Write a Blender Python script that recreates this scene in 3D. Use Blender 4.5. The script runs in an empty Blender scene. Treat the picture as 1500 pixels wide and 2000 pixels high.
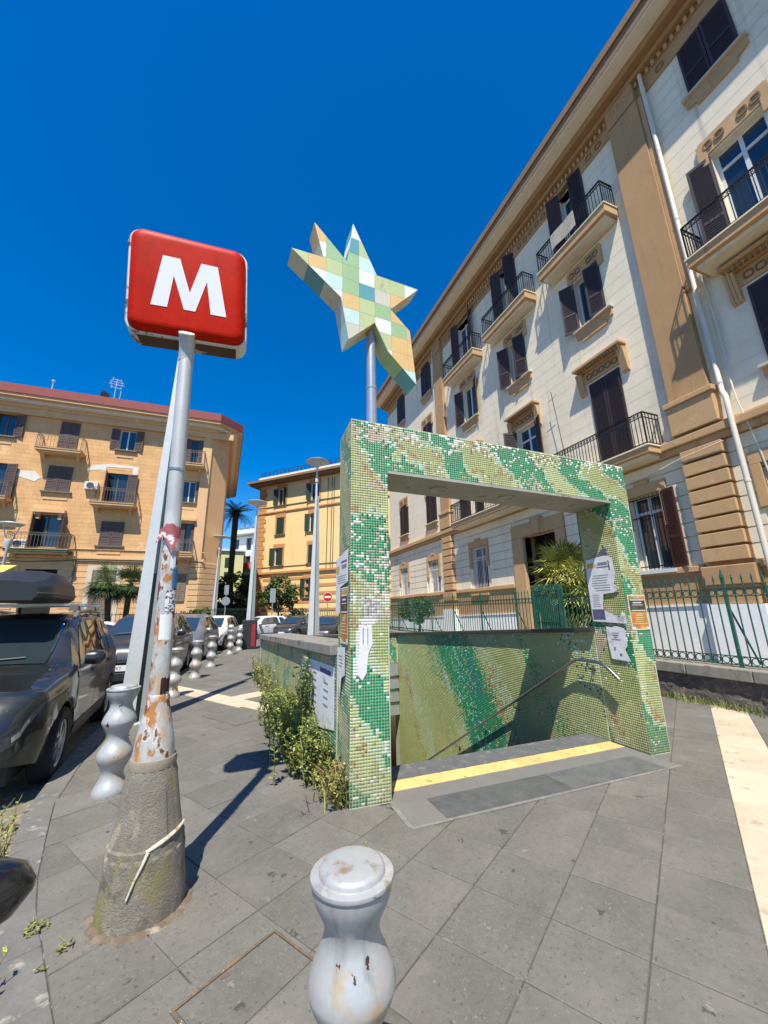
import bpy, math, random
import numpy as np
from mathutils import Vector, Matrix
random.seed(7)
S = bpy.context.scene
COL = S.collection
# ------------------------------------------------------------------ camera
CAM_H = 1.60
def _cam():
    f, cx, cy = 751., 750., 1000.
    up = np.array([700 - cx, 1930 + cy, -f]); up /= np.linalg.norm(up)
    fy = np.array([455 - cx, -(1197 - cy), -f]); fy -= up * (fy @ up); fy /= np.linalg.norm(fy)
    R = np.array([np.cross(fy, up), fy, up])
    cd = bpy.data.cameras.new('camera'); co = bpy.data.objects.new('camera', cd); COL.objects.link(co)
    cd.sensor_fit = 'HORIZONTAL'; cd.sensor_width = 36; cd.lens = 36 * f / 1500.
    cd.clip_start = .05; cd.clip_end = 2000
    M = Matrix([list(R[0]) + [0], list(R[1]) + [0], list(R[2]) + [CAM_H], [0, 0, 0, 1]])
    co.matrix_world = M
    S.camera = co
_cam()
# ------------------------------------------------------------------ sky and sun
SUN_EL = math.radians(61.5)
LX, LY = .47, .883                      # horizontal direction the light travels
w = bpy.data.worlds.new('World'); S.world = w; w.use_nodes = True
nt = w.node_tree; nt.nodes.clear()
sky = nt.nodes.new('ShaderNodeTexSky'); sky.sky_type = 'NISHITA'; sky.sun_disc = False
sky.sun_elevation = SUN_EL; sky.sun_rotation = math.atan2(-LX, -LY)
sky.altitude = 100; sky.air_density = 1.0; sky.dust_density = 0.0; sky.ozone_density = 3.0
bg = nt.nodes.new('ShaderNodeBackground'); bg.inputs[1].default_value = .122
wo = nt.nodes.new('ShaderNodeOutputWorld')
hs = nt.nodes.new('ShaderNodeHueSaturation'); hs.inputs['Saturation'].default_value = 1.5; hs.inputs['Hue'].default_value = .507
nt.links.new(sky.outputs[0], hs.inputs['Color']); nt.links.new(hs.outputs[0], bg.inputs[0]); nt.links.new(bg.outputs[0], wo.inputs[0])
sl = bpy.data.lights.new('sun', 'SUN'); sl.energy = 5.0; sl.angle = math.radians(.5); sl.color = (1, .93, .80)
so = bpy.data.objects.new('sun', sl); COL.objects.link(so)
so.rotation_euler = Vector((LX * math.cos(SUN_EL), LY * math.cos(SUN_EL), -math.sin(SUN_EL))).to_track_quat('-Z', 'Y').to_euler()
S.view_settings.view_transform = 'Standard'; S.view_settings.look = 'None'
S.view_settings.exposure = 0.6; S.view_settings.gamma = 1
S.view_settings.use_curve_mapping = False
S.cycles.use_denoising = True
S.cycles.max_bounces = 6; S.cycles.diffuse_bounces = 3; S.cycles.glossy_bounces = 3; S.cycles.transparent_max_bounces = 6

# ------------------------------------------------------------------ materials
def srgb(r, g, b):
    f = lambda c: (c / 255) / 12.92 if c / 255 <= .04045 else ((c / 255 + .055) / 1.055) ** 2.4
    return (f(r), f(g), f(b))
MATS = {}
def mat(name, col, rough=.8, metal=0., var=.12, vs=3., bump=.15, bs=40., bd=.004, spots=None, attr=None, spec=.5,
        coat=0., streak=None, rvar=0., rand=False, island=0.):
    """procedural plaster / stone / metal: two noise scales tint the colour, a fine noise bumps it.
    spots = [(colour, noise scale, threshold, softness, zscale), ...] are stains with a shape of their own"""
    if name in MATS: return MATS[name]
    m = bpy.data.materials.new(name); m.use_nodes = True; MATS[name] = m
    t = m.node_tree; N = t.nodes; L = t.links
    b = N['Principled BSDF']; b.inputs['Roughness'].default_value = rough; b.inputs['Metallic'].default_value = metal
    b.inputs['Specular IOR Level'].default_value = spec
    if coat: b.inputs['Coat Weight'].default_value = coat; b.inputs['Coat Roughness'].default_value = .05
    tc = N.new('ShaderNodeTexCoord'); vec = tc.outputs['Object']
    if rand:
        oi = N.new('ShaderNodeObjectInfo'); mu = N.new('ShaderNodeVectorMath'); mu.operation = 'MULTIPLY_ADD'
        sc = N.new('ShaderNodeCombineXYZ')
        ml = N.new('ShaderNodeMath'); ml.operation = 'MULTIPLY'; ml.inputs[1].default_value = 37.
        L.new(oi.outputs['Random'], ml.inputs[0])
        for k in range(3): L.new(ml.outputs[0], sc.inputs[k])
        ad = N.new('ShaderNodeVectorMath'); ad.operation = 'ADD'
        L.new(vec, ad.inputs[0]); L.new(sc.outputs[0], ad.inputs[1]); vec = ad.outputs[0]
    def noise(scale, detail=4, zs=1., rgh=.6):
        n = N.new('ShaderNodeTexNoise'); n.inputs['Scale'].default_value = scale; n.inputs['Detail'].default_value = detail
        n.inputs['Roughness'].default_value = rgh
        if zs != 1.:
            mp = N.new('ShaderNodeMapping'); mp.inputs['Scale'].default_value = (1, 1, zs); L.new(vec, mp.inputs[0]); L.new(mp.outputs[0], n.inputs[0])
        else: L.new(vec, n.inputs[0])
        return n.outputs[0]
    if attr:
        an = N.new('ShaderNodeAttribute'); an.attribute_name = attr; base = an.outputs['Color']
    else:
        rg = N.new('ShaderNodeRGB'); rg.outputs[0].default_value = (*col, 1); base = rg.outputs[0]
    def mul(base, fac_socket, lo, hi):
        mr = N.new('ShaderNodeMapRange'); mr.inputs[1].default_value = .25; mr.inputs[2].default_value = .75
        mr.inputs[3].default_value = lo; mr.inputs[4].default_value = hi; L.new(fac_socket, mr.inputs[0])
        mx = N.new('ShaderNodeVectorMath'); mx.operation = 'SCALE'; L.new(base, mx.inputs[0]); L.new(mr.outputs[0], mx.inputs[3])
        return mx.outputs[0]
    if var:
        base = mul(base, noise(vs, 5), 1 - var, 1 + var)
        base = mul(base, noise(vs * 9, 3), 1 - var * .6, 1 + var * .6)
    if rand:
        rr = N.new('ShaderNodeObjectInfo'); mr = N.new('ShaderNodeMapRange'); mr.inputs[3].default_value = 1 - island; mr.inputs[4].default_value = 1 + island
        L.new(rr.outputs['Random'], mr.inputs[0])
        mx = N.new('ShaderNodeVectorMath'); mx.operation = 'SCALE'; L.new(base, mx.inputs[0]); L.new(mr.outputs[0], mx.inputs[3]); base = mx.outputs[0]
    elif island:
        ge = N.new('ShaderNodeNewGeometry'); mr = N.new('ShaderNodeMapRange'); mr.inputs[3].default_value = 1 - island; mr.inputs[4].default_value = 1 + island
        L.new(ge.outputs['Random Per Island'], mr.inputs[0])
        mx = N.new('ShaderNodeVectorMath'); mx.operation = 'SCALE'; L.new(base, mx.inputs[0]); L.new(mr.outputs[0], mx.inputs[3]); base = mx.outputs[0]
    for sp in (spots or []):
        c2, sc, th, soft, zs = sp
        mr = N.new('ShaderNodeMapRange'); th2 = .5 + (th - .5) * .72; mr.inputs[1].default_value = th2; mr.inputs[2].default_value = th2 + soft * .8
        L.new(noise(sc, 5, zs), mr.inputs[0])
        mx = N.new('ShaderNodeMix'); mx.data_type = 'RGBA'; L.new(mr.outputs[0], mx.inputs[0]); L.new(base, mx.inputs[6]); mx.inputs[7].default_value = (*c2, 1)
        base = mx.outputs[2]
    L.new(base, b.inputs['Base Color'])
    if rvar:
        mr = N.new('ShaderNodeMapRange'); mr.inputs[1].default_value = .3; mr.inputs[2].default_value = .7
        mr.inputs[3].default_value = max(.02, rough - rvar); mr.inputs[4].default_value = min(1, rough + rvar)
        L.new(noise(vs * 3), mr.inputs[0]); L.new(mr.outputs[0], b.inputs['Roughness'])
    if bump:
        bn = N.new('ShaderNodeBump'); bn.inputs['Strength'].default_value = bump; bn.inputs['Distance'].default_value = bd
        L.new(noise(bs, 6, 1., .65), bn.inputs['Height']); L.new(bn.outputs[0], b.inputs['Normal'])
    return m
def glass(name, col=(.02, .03, .04), rough=.03):
    if name in MATS: return MATS[name]
    return mat(name, col, rough, var=.1, vs=.6, bump=.05, bs=1.2, bd=.02, spec=.9)

# ------------------------------------------------------------------ mesh helpers
class Fr:
    """facade frame: u along the wall, z up, n outwards"""
    def __init__(s, o, u, n): s.o = Vector(o); s.u = Vector(u).normalized(); s.n = Vector(n).normalized()
    def __call__(s, u, z, n=0.): return s.o + s.u * u + Vector((0, 0, z)) + s.n * n
WORLD = lambda x, y, z: Vector((x, y, z))
class MB:
    def __init__(s): s.v = []; s.f = []; s.m = []
    def add(s, vs, fs, mi=0):
        o = len(s.v); s.v += [tuple(p) for p in vs]; s.f += [tuple(i + o for i in f) for f in fs]; s.m += [mi] * len(fs); return s
    def quad(s, a, b, c, d, mi=0): return s.add([a, b, c, d], [(0, 1, 2, 3)], mi)
    def hexa(s, p, mi=0):
        return s.add(p, [(0, 3, 2, 1), (4, 5, 6, 7), (0, 1, 5, 4), (1, 2, 6, 5), (2, 3, 7, 6), (3, 0, 4, 7)], mi)
    def box(s, a0, a1, b0, b1, c0, c1, fr=WORLD, mi=0):
        return s.hexa([fr(a0, b0, c0), fr(a1, b0, c0), fr(a1, b1, c0), fr(a0, b1, c0), fr(a0, b0, c1), fr(a1, b0, c1), fr(a1, b1, c1), fr(a0, b1, c1)], mi)
    def prism(s, poly, d0, d1, fr=WORLD, mi=0, mside=None):
        n = len(poly); vs = [fr(a, b, d0) for a, b in poly] + [fr(a, b, d1) for a, b in poly]
        s.add(vs, [tuple(range(n))[::-1], tuple(range(n, 2 * n))], mi)
        s.add(vs, [(i, (i + 1) % n, n + (i + 1) % n, n + i) for i in range(n)], mi if mside is None else mside); return s
    def rings(s, R, mi=0, cap0=True, cap1=True, closed=True):
        n = len(R[0]); vs = [p for r in R for p in r]; fs = []
        for i in range(len(R) - 1):
            for j in range(n if closed else n - 1):
                k = (j + 1) % n; fs.append((i * n + j, i * n + k, (i + 1) * n + k, (i + 1) * n + j))
        if cap0: fs.append(tuple(range(n))[::-1])
        if cap1: fs.append(tuple(range((len(R) - 1) * n, len(R) * n)))
        return s.add(vs, fs, mi)
    def lathe(s, prof, c=(0, 0, 0), seg=20, mi=0, sx=1., sy=1., lean=(0, 0), cap0=True, cap1=True):
        R = []
        for r, z in prof:
            R.append([Vector((c[0] + lean[0] * z + r * sx * math.cos(2 * math.pi * k / seg), c[1] + lean[1] * z + r * sy * math.sin(2 * math.pi * k / seg), c[2] + z)) for k in range(seg)])
        return s.rings(R, mi, cap0, cap1)
    def tube(s, pts, r, seg=8, mi=0, cap=True):
        pts = [Vector(p) for p in pts]; rr = r if isinstance(r, (list, tuple)) else [r] * len(pts); R = []
        prev = None
        for i, p in enumerate(pts):
            d = (pts[min(i + 1, len(pts) - 1)] - pts[max(i - 1, 0)]).normalized()
            if prev is None:
                a = d.cross(Vector((0, 0, 1)));  a = d.cross(Vector((1, 0, 0))) if a.length < .05 else a
            else: a = prev - d * prev.dot(d)
            a.normalize(); prev = a; b = d.cross(a)
            R.append([p + a * rr[i] * math.cos(2 * math.pi * k / seg) + b * rr[i] * math.sin(2 * math.pi * k / seg) for k in range(seg)])
        return s.rings(R, mi, cap, cap)
    def build(s, name, mats, parent=None, smooth=False, bevel=0., kind=None, sharp=40):
        me = bpy.data.meshes.new(name); me.from_pydata(s.v, [], s.f)
        for m in (mats if isinstance(mats, (list, tuple)) else [mats]): me.materials.append(m)
        if any(s.m): me.polygons.foreach_set('material_index', s.m)
        if smooth:
            me.polygons.foreach_set('use_smooth', [True] * len(s.f))
            try: me.set_sharp_from_angle(angle=math.radians(sharp))
            except Exception: pass
        me.update()
        return link(me, name, parent, bevel, kind)
def link(me, name, parent=None, bevel=0., kind=None):
    o = bpy.data.objects.new(name, me); COL.objects.link(o)
    if parent is not None:
        o.parent = parent
        if parent.get('worldbuilt'): o.location = -parent.location
    if bevel:
        b = o.modifiers.new('bevel', 'BEVEL'); b.width = bevel; b.segments = 2; b.limit_method = 'ANGLE'; b.angle_limit = math.radians(35)
    if kind: o['kind'] = kind
    return o
def thing(name, label, cat, loc=(0, 0, 0), group=None, world=True, rz=0.):
    """Empty at a thing's base. world=True: its parts are given in world coordinates"""
    o = bpy.data.objects.new(name, None); COL.objects.link(o); o.location = loc; o.empty_display_size = .2
    o['label'] = label; o['category'] = cat
    if group: o['group'] = group
    if world: o['worldbuilt'] = True
    if rz: o.rotation_euler.z = rz
    return o
def tag(o, label=None, cat=None, group=None, kind=None):
    if label: o['label'] = label
    if cat: o['category'] = cat
    if group: o['group'] = group
    if kind: o['kind'] = kind
    return o
def copy_tree(o, parent=None):
    kids = [c for c in bpy.data.objects if c.parent == o] if not hasattr(o, 'children') else list(o.children)
    c = o.copy(); COL.objects.link(c)
    if parent is not None: c.parent = parent
    for k in kids: copy_tree(k, c)
    return c
def hash2(ix, iy, seed=0):
    h = (ix.astype(np.int64) * 374761393 + iy.astype(np.int64) * 668265263 + seed * 974711) & 0x7fffffff
    h = ((h ^ (h >> 13)) * 1274126177) & 0x7fffffff
    h = h ^ (h >> 16)
    return (h & 0xffff) / 65535.
def vnoise(x, y, seed=0):
    x0 = np.floor(x); y0 = np.floor(y); fx = x - x0; fy = y - y0; fx = fx * fx * (3 - 2 * fx); fy = fy * fy * (3 - 2 * fy)
    a = hash2(x0, y0, seed); b = hash2(x0 + 1, y0, seed); c = hash2(x0, y0 + 1, seed); d = hash2(x0 + 1, y0 + 1, seed)
    return (a * (1 - fx) + b * fx) * (1 - fy) + (c * (1 - fx) + d * fx) * fy
def fbm(x, y, seed=0, o=3):
    s = 0; a = .5; t = 0
    for k in range(o): s = s + a * vnoise(x * 2 ** k, y * 2 ** k, seed + k); t += a; a *= .5
    return s / t
# ------------------------------------------------------------------ ground, road, pavement
M_asph = mat('asphalt', (.055, .055, .057), .9, var=.25, vs=1.2, bump=.5, bs=90, bd=.006)
M_slab = mat('basalt_slab', (.135, .128, .112), .78, var=.17, vs=2.6, bump=.5, bs=210, bd=.004, rand=True, island=.11, rvar=.08,
             spots=[((.06, .057, .054), 7, .74, .03, 1), ((.20, .19, .17), 13, .76, .02, 1), ((.085, .08, .074), 45, .62, .1, 1), ((.18, .17, .15), 60, .64, .08, 1), ((.17, .16, .14), 1.7, .60, .25, 1)])
M_slabfar = mat('basalt_slab_far', (.135, .128, .112), .8, var=.16, vs=.8, bump=.3, bs=120, island=.11, spots=[((.09, .088, .084), 5, .74, .04, 1)])
M_joint = mat('joint_dirt', (.075, .07, .06), .95, var=.3, vs=8, bump=.3, spots=[((.2, .19, .17), 9, .6, .1, 1)])
M_trav = mat('travertine', (.50, .42, .31), .7, var=.12, vs=4, bump=.3, bs=60, rand=True, island=.08, spots=[((.35, .29, .21), 6, .62, .12, 1)])
M_kerb = mat('kerb_stone', (.14, .136, .125), .8, var=.2, vs=5, bump=.4, bs=100, spots=[((.3, .28, .25), 7, .62, .1, 1)])
M_dirt = mat('gutter_dirt', (.2, .165, .12), .95, var=.35, vs=6, bump=.8, bs=40, bd=.02, spots=[((.33, .29, .23), 12, .58, .1, 1)])
ROADZ = -.10
SW = (1.30, 4.60, 4.27, 10.95)                       # stairwell hole x0 x1 y0 y1
g = MB()
def ring_sheet(mb, X0, X1, Y0, Y1, hole, z, mi=0):
    x0, x1, y0, y1 = hole
    for a, b, c, d in ((X0, x0, Y0, Y1), (x1, X1, Y0, Y1), (x0, x1, Y0, y0), (x0, x1, y1, Y1)):
        mb.quad((a, c, z), (b, c, z), (b, d, z), (a, d, z), mi)
ring_sheet(g, -400, 400, -300, 600, SW, ROADZ)
tag(g.build('road', M_asph), kind='structure')

KERB = [(.60, -1.2), (.32, -.2), (.12, .55), (-.08, 1.15), (-.30, 1.75), (-.50, 2.25), (-.613, 2.5), (-.775, 2.87), (-.92, 3.2), (-1.04, 3.55), (-1.19, 4.1), (-1.34, 4.67), (-1.45, 5.6),
        (-1.52, 6.5), (-1.54, 8.), (-1.50, 9.4), (-1.28, 11.6), (-1.0, 13.75), (-.75, 15.6), (-.45, 17.5), (-.1, 19.2), (.65, 22.5), (1.6, 25.5), (2.8, 28.)]
def kerb_at(y):
    for (x0, y0), (x1, y1) in zip(KERB, KERB[1:]):
        if y0 <= y <= y1: return (x0, y0), (x1, y1)
    return KERB[-2], KERB[-1]
PAVE_Y1 = 28.
pv = MB()
for (x0, y0), (x1, y1) in zip(KERB, KERB[1:]):
    def row(xa, xb, ya, yb, xc, xd): pv.quad((xa, ya, -.0055), (xb, ya, -.0055), (xd, yb, -.0055), (xc, yb, -.0055))
    if y1 <= SW[2] or y0 >= SW[3]: row(x0, 8.6, y0, y1, x1, 8.6)
    else: row(x0, SW[0], y0, y1, x1, SW[0]); row(SW[1], 8.6, y0, y1, SW[1], 8.6)
pv.quad((.6, -5, -.0055), (8.6, -5, -.0055), (8.6, -1.2, -.0055), (.6, -1.2, -.0055))
pavement = tag(pv.build('pavement', M_joint), kind='structure')

SL = .441; AE = math.radians(31.8); E1 = (math.cos(AE), math.sin(AE)); E2 = (-math.sin(AE), math.cos(AE)); OG = (1.70, 2.048)
def gp(a, b): return (OG[0] + E1[0] * a * SL + E2[0] * b * SL, OG[1] + E1[1] * a * SL + E2[1] * b * SL)
def clip(poly, px, py, nx, ny):
    out = []
    for i in range(len(poly)):
        p, q = poly[i], poly[(i + 1) % len(poly)]
        dp = (p[0] - px) * nx + (p[1] - py) * ny; dq = (q[0] - px) * nx + (q[1] - py) * ny
        if dp >= 0: out.append(p)
        if (dp >= 0) != (dq >= 0):
            t = dp / (dp - dq); out.append((p[0] + (q[0] - p[0]) * t, p[1] + (q[1] - p[1]) * t))
    return out
def area(poly): return abs(sum(p[0] * q[1] - p[1] * q[0] for p, q in zip(poly, poly[1:] + poly[:1]))) / 2
def slab_mesh(poly, cx, cy):
    m = MB(); n = len(poly); c = .004
    vs = [(x - cx, y - cy, -.03) for x, y in poly] + [(x - cx, y - cy, -.004) for x, y in poly]
    vs += [(x - cx - math.copysign(min(c, abs(x - cx)), x - cx), y - cy - math.copysign(min(c, abs(y - cy)), y - cy), 0) for x, y in poly]
    m.add(vs, [(i, (i + 1) % n, n + (i + 1) % n, n + i) for i in range(n)] + [(n + i, n + (i + 1) % n, 2 * n + (i + 1) % n, 2 * n + i) for i in range(n)] + [tuple(range(2 * n, 3 * n))])
    return m
slabs = []
rs = random.Random(3)
for a in range(-26, 34):
    for b in range(-22, 60):
        i = .003 / SL
        P4 = [gp(a + i, b + i), gp(a + 1 - i, b + i), gp(a + 1 - i, b + 1 - i), gp(a + i, b + 1 - i)]
        cx, cy = gp(a + .5, b + .5)
        if cy < -2.2 or cy > 25 or cx > 8.6 or cx < -3 or math.hypot(cx, cy) < .5: continue
        (x0, y0), (x1, y1) = kerb_at(cy)
        L_ = math.hypot(x1 - x0, y1 - y0); nx, ny = (y1 - y0) / L_, -(x1 - x0) / L_
        full = list(P4)
        P4 = clip(P4, x0 + nx * .006, y0 + ny * .006, nx, ny)
        if len(P4) < 3: continue
        P4 = clip(P4, 7.52, 0, -1, 0) if len(P4) > 2 else P4
        if len(P4) < 3: continue
        # stairwell: drop what would stick into it, keep the front strip clear for the landing
        if all(1.0 < x < 4.76 and 3.13 < y < 11.2 for x, y in P4): continue
        if any(1.42 < x < 4.40 and 4.2 < y < 10.9 for x, y in P4): continue
        if any(1.38 < x < 4.42 and y > 3.13 and y < 4.3 for x, y in P4) :
            if all(x > 1.38 for x, y in P4) and all(x < 4.45 for x, y in P4):
                P4 = clip(P4, 0, 3.12, 0, -1)
            if len(P4) < 3: continue
        if area(P4) < .004: continue
        trav = (b == -3 and a > -3) or (a == 4 and 10 <= b <= 19) or (b == 14 and 4 < a < 7) or (a == 4 and b > 30)
        slabs.append((math.hypot(cx, cy), P4, P4 == full, trav, a, b))
slabs.sort(key=lambda s: s[0] if s[1][0][1] > .9 else s[0] + 40)
base_sq = None; stuff = MB(); stuff_t = MB()
hx = SL / 2 - .003
for k, (d, P4, isfull, trav, a, b) in enumerate(slabs):
    m_ = M_trav if trav else M_slab
    if k < 296:
        if isfull:
            cx, cy = gp(a + .5, b + .5)
            key = 'sq_t' if trav else 'sq'
            me = bpy.data.meshes.get('slab_' + key)
            if me is None:
                mm = slab_mesh([(-hx, -hx), (hx, -hx), (hx, hx), (-hx, hx)], 0, 0)
                me = bpy.data.meshes.new('slab_' + key); me.from_pydata(mm.v, [], mm.f); me.materials.append(m_)
            o = link(me, 'paving_slab', pavement); o.location = (cx, cy, rs.uniform(-.002, .002)); o.rotation_euler = (rs.uniform(-.003, .003), rs.uniform(-.003, .003), AE)
        else:
            cx = sum(p[0] for p in P4) / len(P4); cy = sum(p[1] for p in P4) / len(P4)
            o = slab_mesh(P4, cx, cy).build('paving_slab', m_, pavement); o.location = (cx, cy, rs.uniform(-.002, .002))
    else:
        (stuff_t if trav else stuff).add([(x, y, rs.uniform(-.001, .001)) for x, y in P4], [tuple(range(len(P4)))])
stuff.build('far_paving', M_slabfar, pavement, kind='stuff')
if stuff_t.v: stuff_t.build('far_pale_paving', M_trav, pavement, kind='stuff')
# kerb stones
def off(i, d):
    (x0, y0), (x1, y1) = KERB[max(i - 1, 0)], KERB[min(i + 1, len(KERB) - 1)]
    L_ = math.hypot(x1 - x0, y1 - y0); return (KERB[i][0] - (y1 - y0) / L_ * d, KERB[i][1] + (x1 - x0) / L_ * d)
kb = MB()      # mortar bed under the kerb stones, showing in their joints
for i in range(len(KERB) - 1): kb.quad((*KERB[i], -.012), (*KERB[i + 1], -.012), (*off(i + 1, .18), -.012), (*off(i, .18), -.012))
kerb = tag(kb.build('kerb', M_joint), kind='structure')
for i in range(len(KERB) - 1):
    a, b = KERB[i], KERB[i + 1]; c, d = off(i + 1, .19), off(i, .19)
    e = .003; sh = lambda p, q: (p[0] + (q[0] - p[0]) * e, p[1] + (q[1] - p[1]) * e)
    pts = [sh(a, b), sh(b, a), sh(c, d), sh(d, c)]; z1 = .003 + rs.uniform(-.002, .002)
    MB().hexa([(x, y, ROADZ - .05) for x, y in pts] + [(x, y, z1) for x, y in pts]).build('kerb_block', M_kerb, kerb, bevel=.005)
# gutter of dirt and leaf litter beside the kerb
gm = MB()
for i in range(0, 15):
    a, b = off(i, .185), off(i + 1, .185); c, d = off(i + 1, .75), off(i, .75)
    gm.quad((*a, ROADZ + .012), (*b, ROADZ + .012), (*c, ROADZ + .005), (*d, ROADZ + .005))
tag(gm.build('gutter', M_dirt), kind='structure')

# ------------------------------------------------------------------ utility covers set in the pavement
M_steel_rust = mat('rusty_steel', (.16, .12, .09), .7, .3, var=.3, vs=20, bump=.4, bs=120, spots=[((.32, .17, .07), 9, .55, .1, 1), ((.5, .46, .38), 30, .68, .05, 1)])
def cover(name, label, p, la, lb, fw, n):
    t = thing(name, label, 'utility cover', (p[0], p[1], 0))
    fr = lambda a, b, z: Vector((p[0] - E1[0] * a - E2[0] * b, p[1] - E1[1] * a - E2[1] * b, z))
    for (a0, a1, b0, b1) in ((0, la, 0, fw), (0, la, lb - fw, lb), (0, fw, fw, lb - fw), (la - fw, la, fw, lb - fw)):
        MB().box(a0, a1, b0, b1, -.02, .006, fr).build('frame_bar', M_steel_rust, t)
    for i in range(n):
        MB().box(fw + .006, la - fw - .006, fw + .006 + (lb - 2 * fw) * i / n, fw + (lb - 2 * fw) * (i + 1) / n - .006, -.02, .0045, fr).build('infill_slab', M_slab, t)
    MB().box(la * .52, la * .52 + .05, fw + .012, fw + .04, .0045, .0055, fr).build('lifting_slot', M_steel_rust, t)
cover('utility_cover', 'rust-framed paved utility cover beside the foremost bollard', (.325, 2.527), .53, .60, .014, 2)
cover('utility_cover', 'thin-framed paved utility cover by the weeds under the mosaic parapet', (.28, 7.80), .74, .96, .006, 1)

# ------------------------------------------------------------------ entrance landing, stairs
M_grey = mat('grey_granite', (.15, .145, .133), .8, var=.1, vs=4, bump=.25, bs=130)
M_dark = mat('dark_granite', (.10, .105, .105), .75, var=.2, vs=5, bump=.4, bs=160, spots=[((.16, .17, .16), 10, .6, .1, 1)])
M_plate = mat('floor_plate', (.135, .142, .136), .6, .25, var=.25, vs=6, bump=.5, bs=120, spots=[((.13, .16, .12), 5, .6, .1, 1)])
M_yel = mat('tactile_yellow', (.64, .45, .18), .75, var=.1, vs=6, bump=.2, rand=True, island=.10, spots=[((.3, .2, .08), 14, .68, .05, 1)])
land = tag(MB().box(1.375, 4.43, 3.12, 4.265, -.03, .0025).build('landing', M_grey), kind='structure')
MB().box(1.375, 4.44, 3.10, 3.13, .0, .006).build('border_strip', mat('mortar', (.19, .18, .16), .9, var=.25, vs=12, spots=[((.14, .14, .13), 14, .55, .1, 1)]), land)
MB().box(1.36, 1.40, 3.13, 3.50, .0, .006).build('border_strip', MATS['mortar'], land)
pl = MB()
for i in range(30): pl.box(1.70, 2.985, 3.145 + i * .0118, 3.152 + i * .0118, .002, .0075)
pl.box(1.70, 2.985, 3.14, 3.50, .001, .0045).build('ribbed_floor_plate', M_plate, land)
MB().box(2.995, 4.23, 3.14, 3.50, .001, .006).build('smooth_floor_plate', M_plate, land)
for i in range(10):
    x0 = 1.47 + i * .295; x1 = min(x0 + .291, 4.42)
    m = MB().box(x0, x1, 3.735, 3.935, .001, .007)
    for k in range(7):
        yy = 3.752 + k * .0275; m.box(x0 + .012, x1 - .012, yy, yy + .012, .007, .011)
    m.build('tactile_tile', M_yel, land)
for i in range(6):
    x0 = 1.375 + i * .51; MB().box(x0, min(x0 + .506, 4.43), 3.945, 4.275, .001, .008).build('nosing_slab', M_dark, land)
st = thing('staircase', 'dark stone steps going down inside the mosaic station entrance', 'staircase', (2.9, 4.3, 0))
for i in range(22):
    MB().box(1.38, 4.43, 4.262 + .30 * i, 4.572 + .30 * i, -.17 * i - .45, -.17 * (i + 1)).build('step', M_dark, st)
MB().box(1.38, 4.43, 10.86, 13.5, -4.2, -3.75).build('lower_floor', M_dark, st)

# ------------------------------------------------------------------ mosaic
PAL = dict(olive=(.33, .365, .14), lime=(.42, .46, .20), green=(.02, .24, .10), dgreen=(.006, .085, .05), mint=(.38, .49, .30), white=(.72, .70, .64),
           rust=(.33, .19, .075), teal=(.02, .17, .19), cyan=(.40, .58, .56), pink=(.45, .36, .26), dirt=(.19, .17, .09))
PALA = {k: np.array(v) for k, v in PAL.items()}
def mosaic_cols(u, z, seed, t0=.9, per=.93, slope=.75, deep=0., faded=0., dirty=True):
    n = len(u); rg = np.random.RandomState(seed)
    t = u + slope * z
    wob = (fbm(u * 2.1, z * 2.1, seed) - .5) * .75 + (fbm(u * 9, z * 5, seed + 9, 2) - .5) * .22
    ph = (t - t0 + wob) / per; d = np.abs(ph - np.round(ph)) * per          # distance to a green band's axis
    amp = fbm(u * .9 + 3, z * .9, seed + 31, 2)
    wd = .10 + .22 * amp + rg.normal(0, .012, n)
    big = fbm(u * 1.3, z * 1.3, seed + 5); k = rg.rand(n)
    C = np.where((big > .55)[:, None], PALA['lime'], PALA['olive'])
    C = C * (.94 + .12 * rg.rand(n))[:, None]
    def put(mask, c): C[mask] = PALA[c] * (.9 + .2 * rg.rand(mask.sum()))[:, None]
    e = d - wd
    side = (ph - np.round(ph)) > 0
    put((e < .16) & (fbm(u * 6, z * 6, seed + 50, 2) > .56) & (k < .55), 'rust')
    put((e < .07) & (k < .72), 'mint'); put((e < .05) & (k > .97), 'white'); put((e < .07) & (k > .8) & (k < .86), 'cyan')
    put((e < .0) & (k < .93), 'green')
    put((e < 0) & (e > -.035) & (k < .3) & side, 'dgreen')
    if deep: put((e < .10) & (fbm(u * 4, z * 7, seed + 70, 2) > .58) & (k < .6), 'teal'); put((e < .16) & (fbm(u * 5, z * 9, seed + 77, 2) > .62) & (k < .5), 'cyan')
    put(fbm(u * 3.5, z * 3.5, seed + 90, 2) + .25 * k > .90, 'pink')
    put((rg.rand(n) < .007) | ((rg.rand(n) < .10) & (fbm(u * 3, z * 3, seed + 14, 2) > .74)), 'white')
    put(rg.rand(n) < .006, 'dirt')
    if dirty:
        w = np.clip(1 - z / .55, 0, 1) * (.35 + .5 * fbm(u * 6, z * 4, seed + 21, 2)); C = C * (1 - w[:, None]) + PALA['dirt'] * w[:, None]
    if faded: C = C * (1 - faded) + np.array([.34, .36, .26]) * faded
    return C
M_tile = mat('mosaic_tile', (1, 1, 1), .45, attr='tcol', var=.06, vs=5, bump=.05, bs=30, spec=.45, rvar=.12)
M_grout = mat('mosaic_grout', (.46, .47, .34), .9, var=.15, vs=6, bump=.2)
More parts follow.
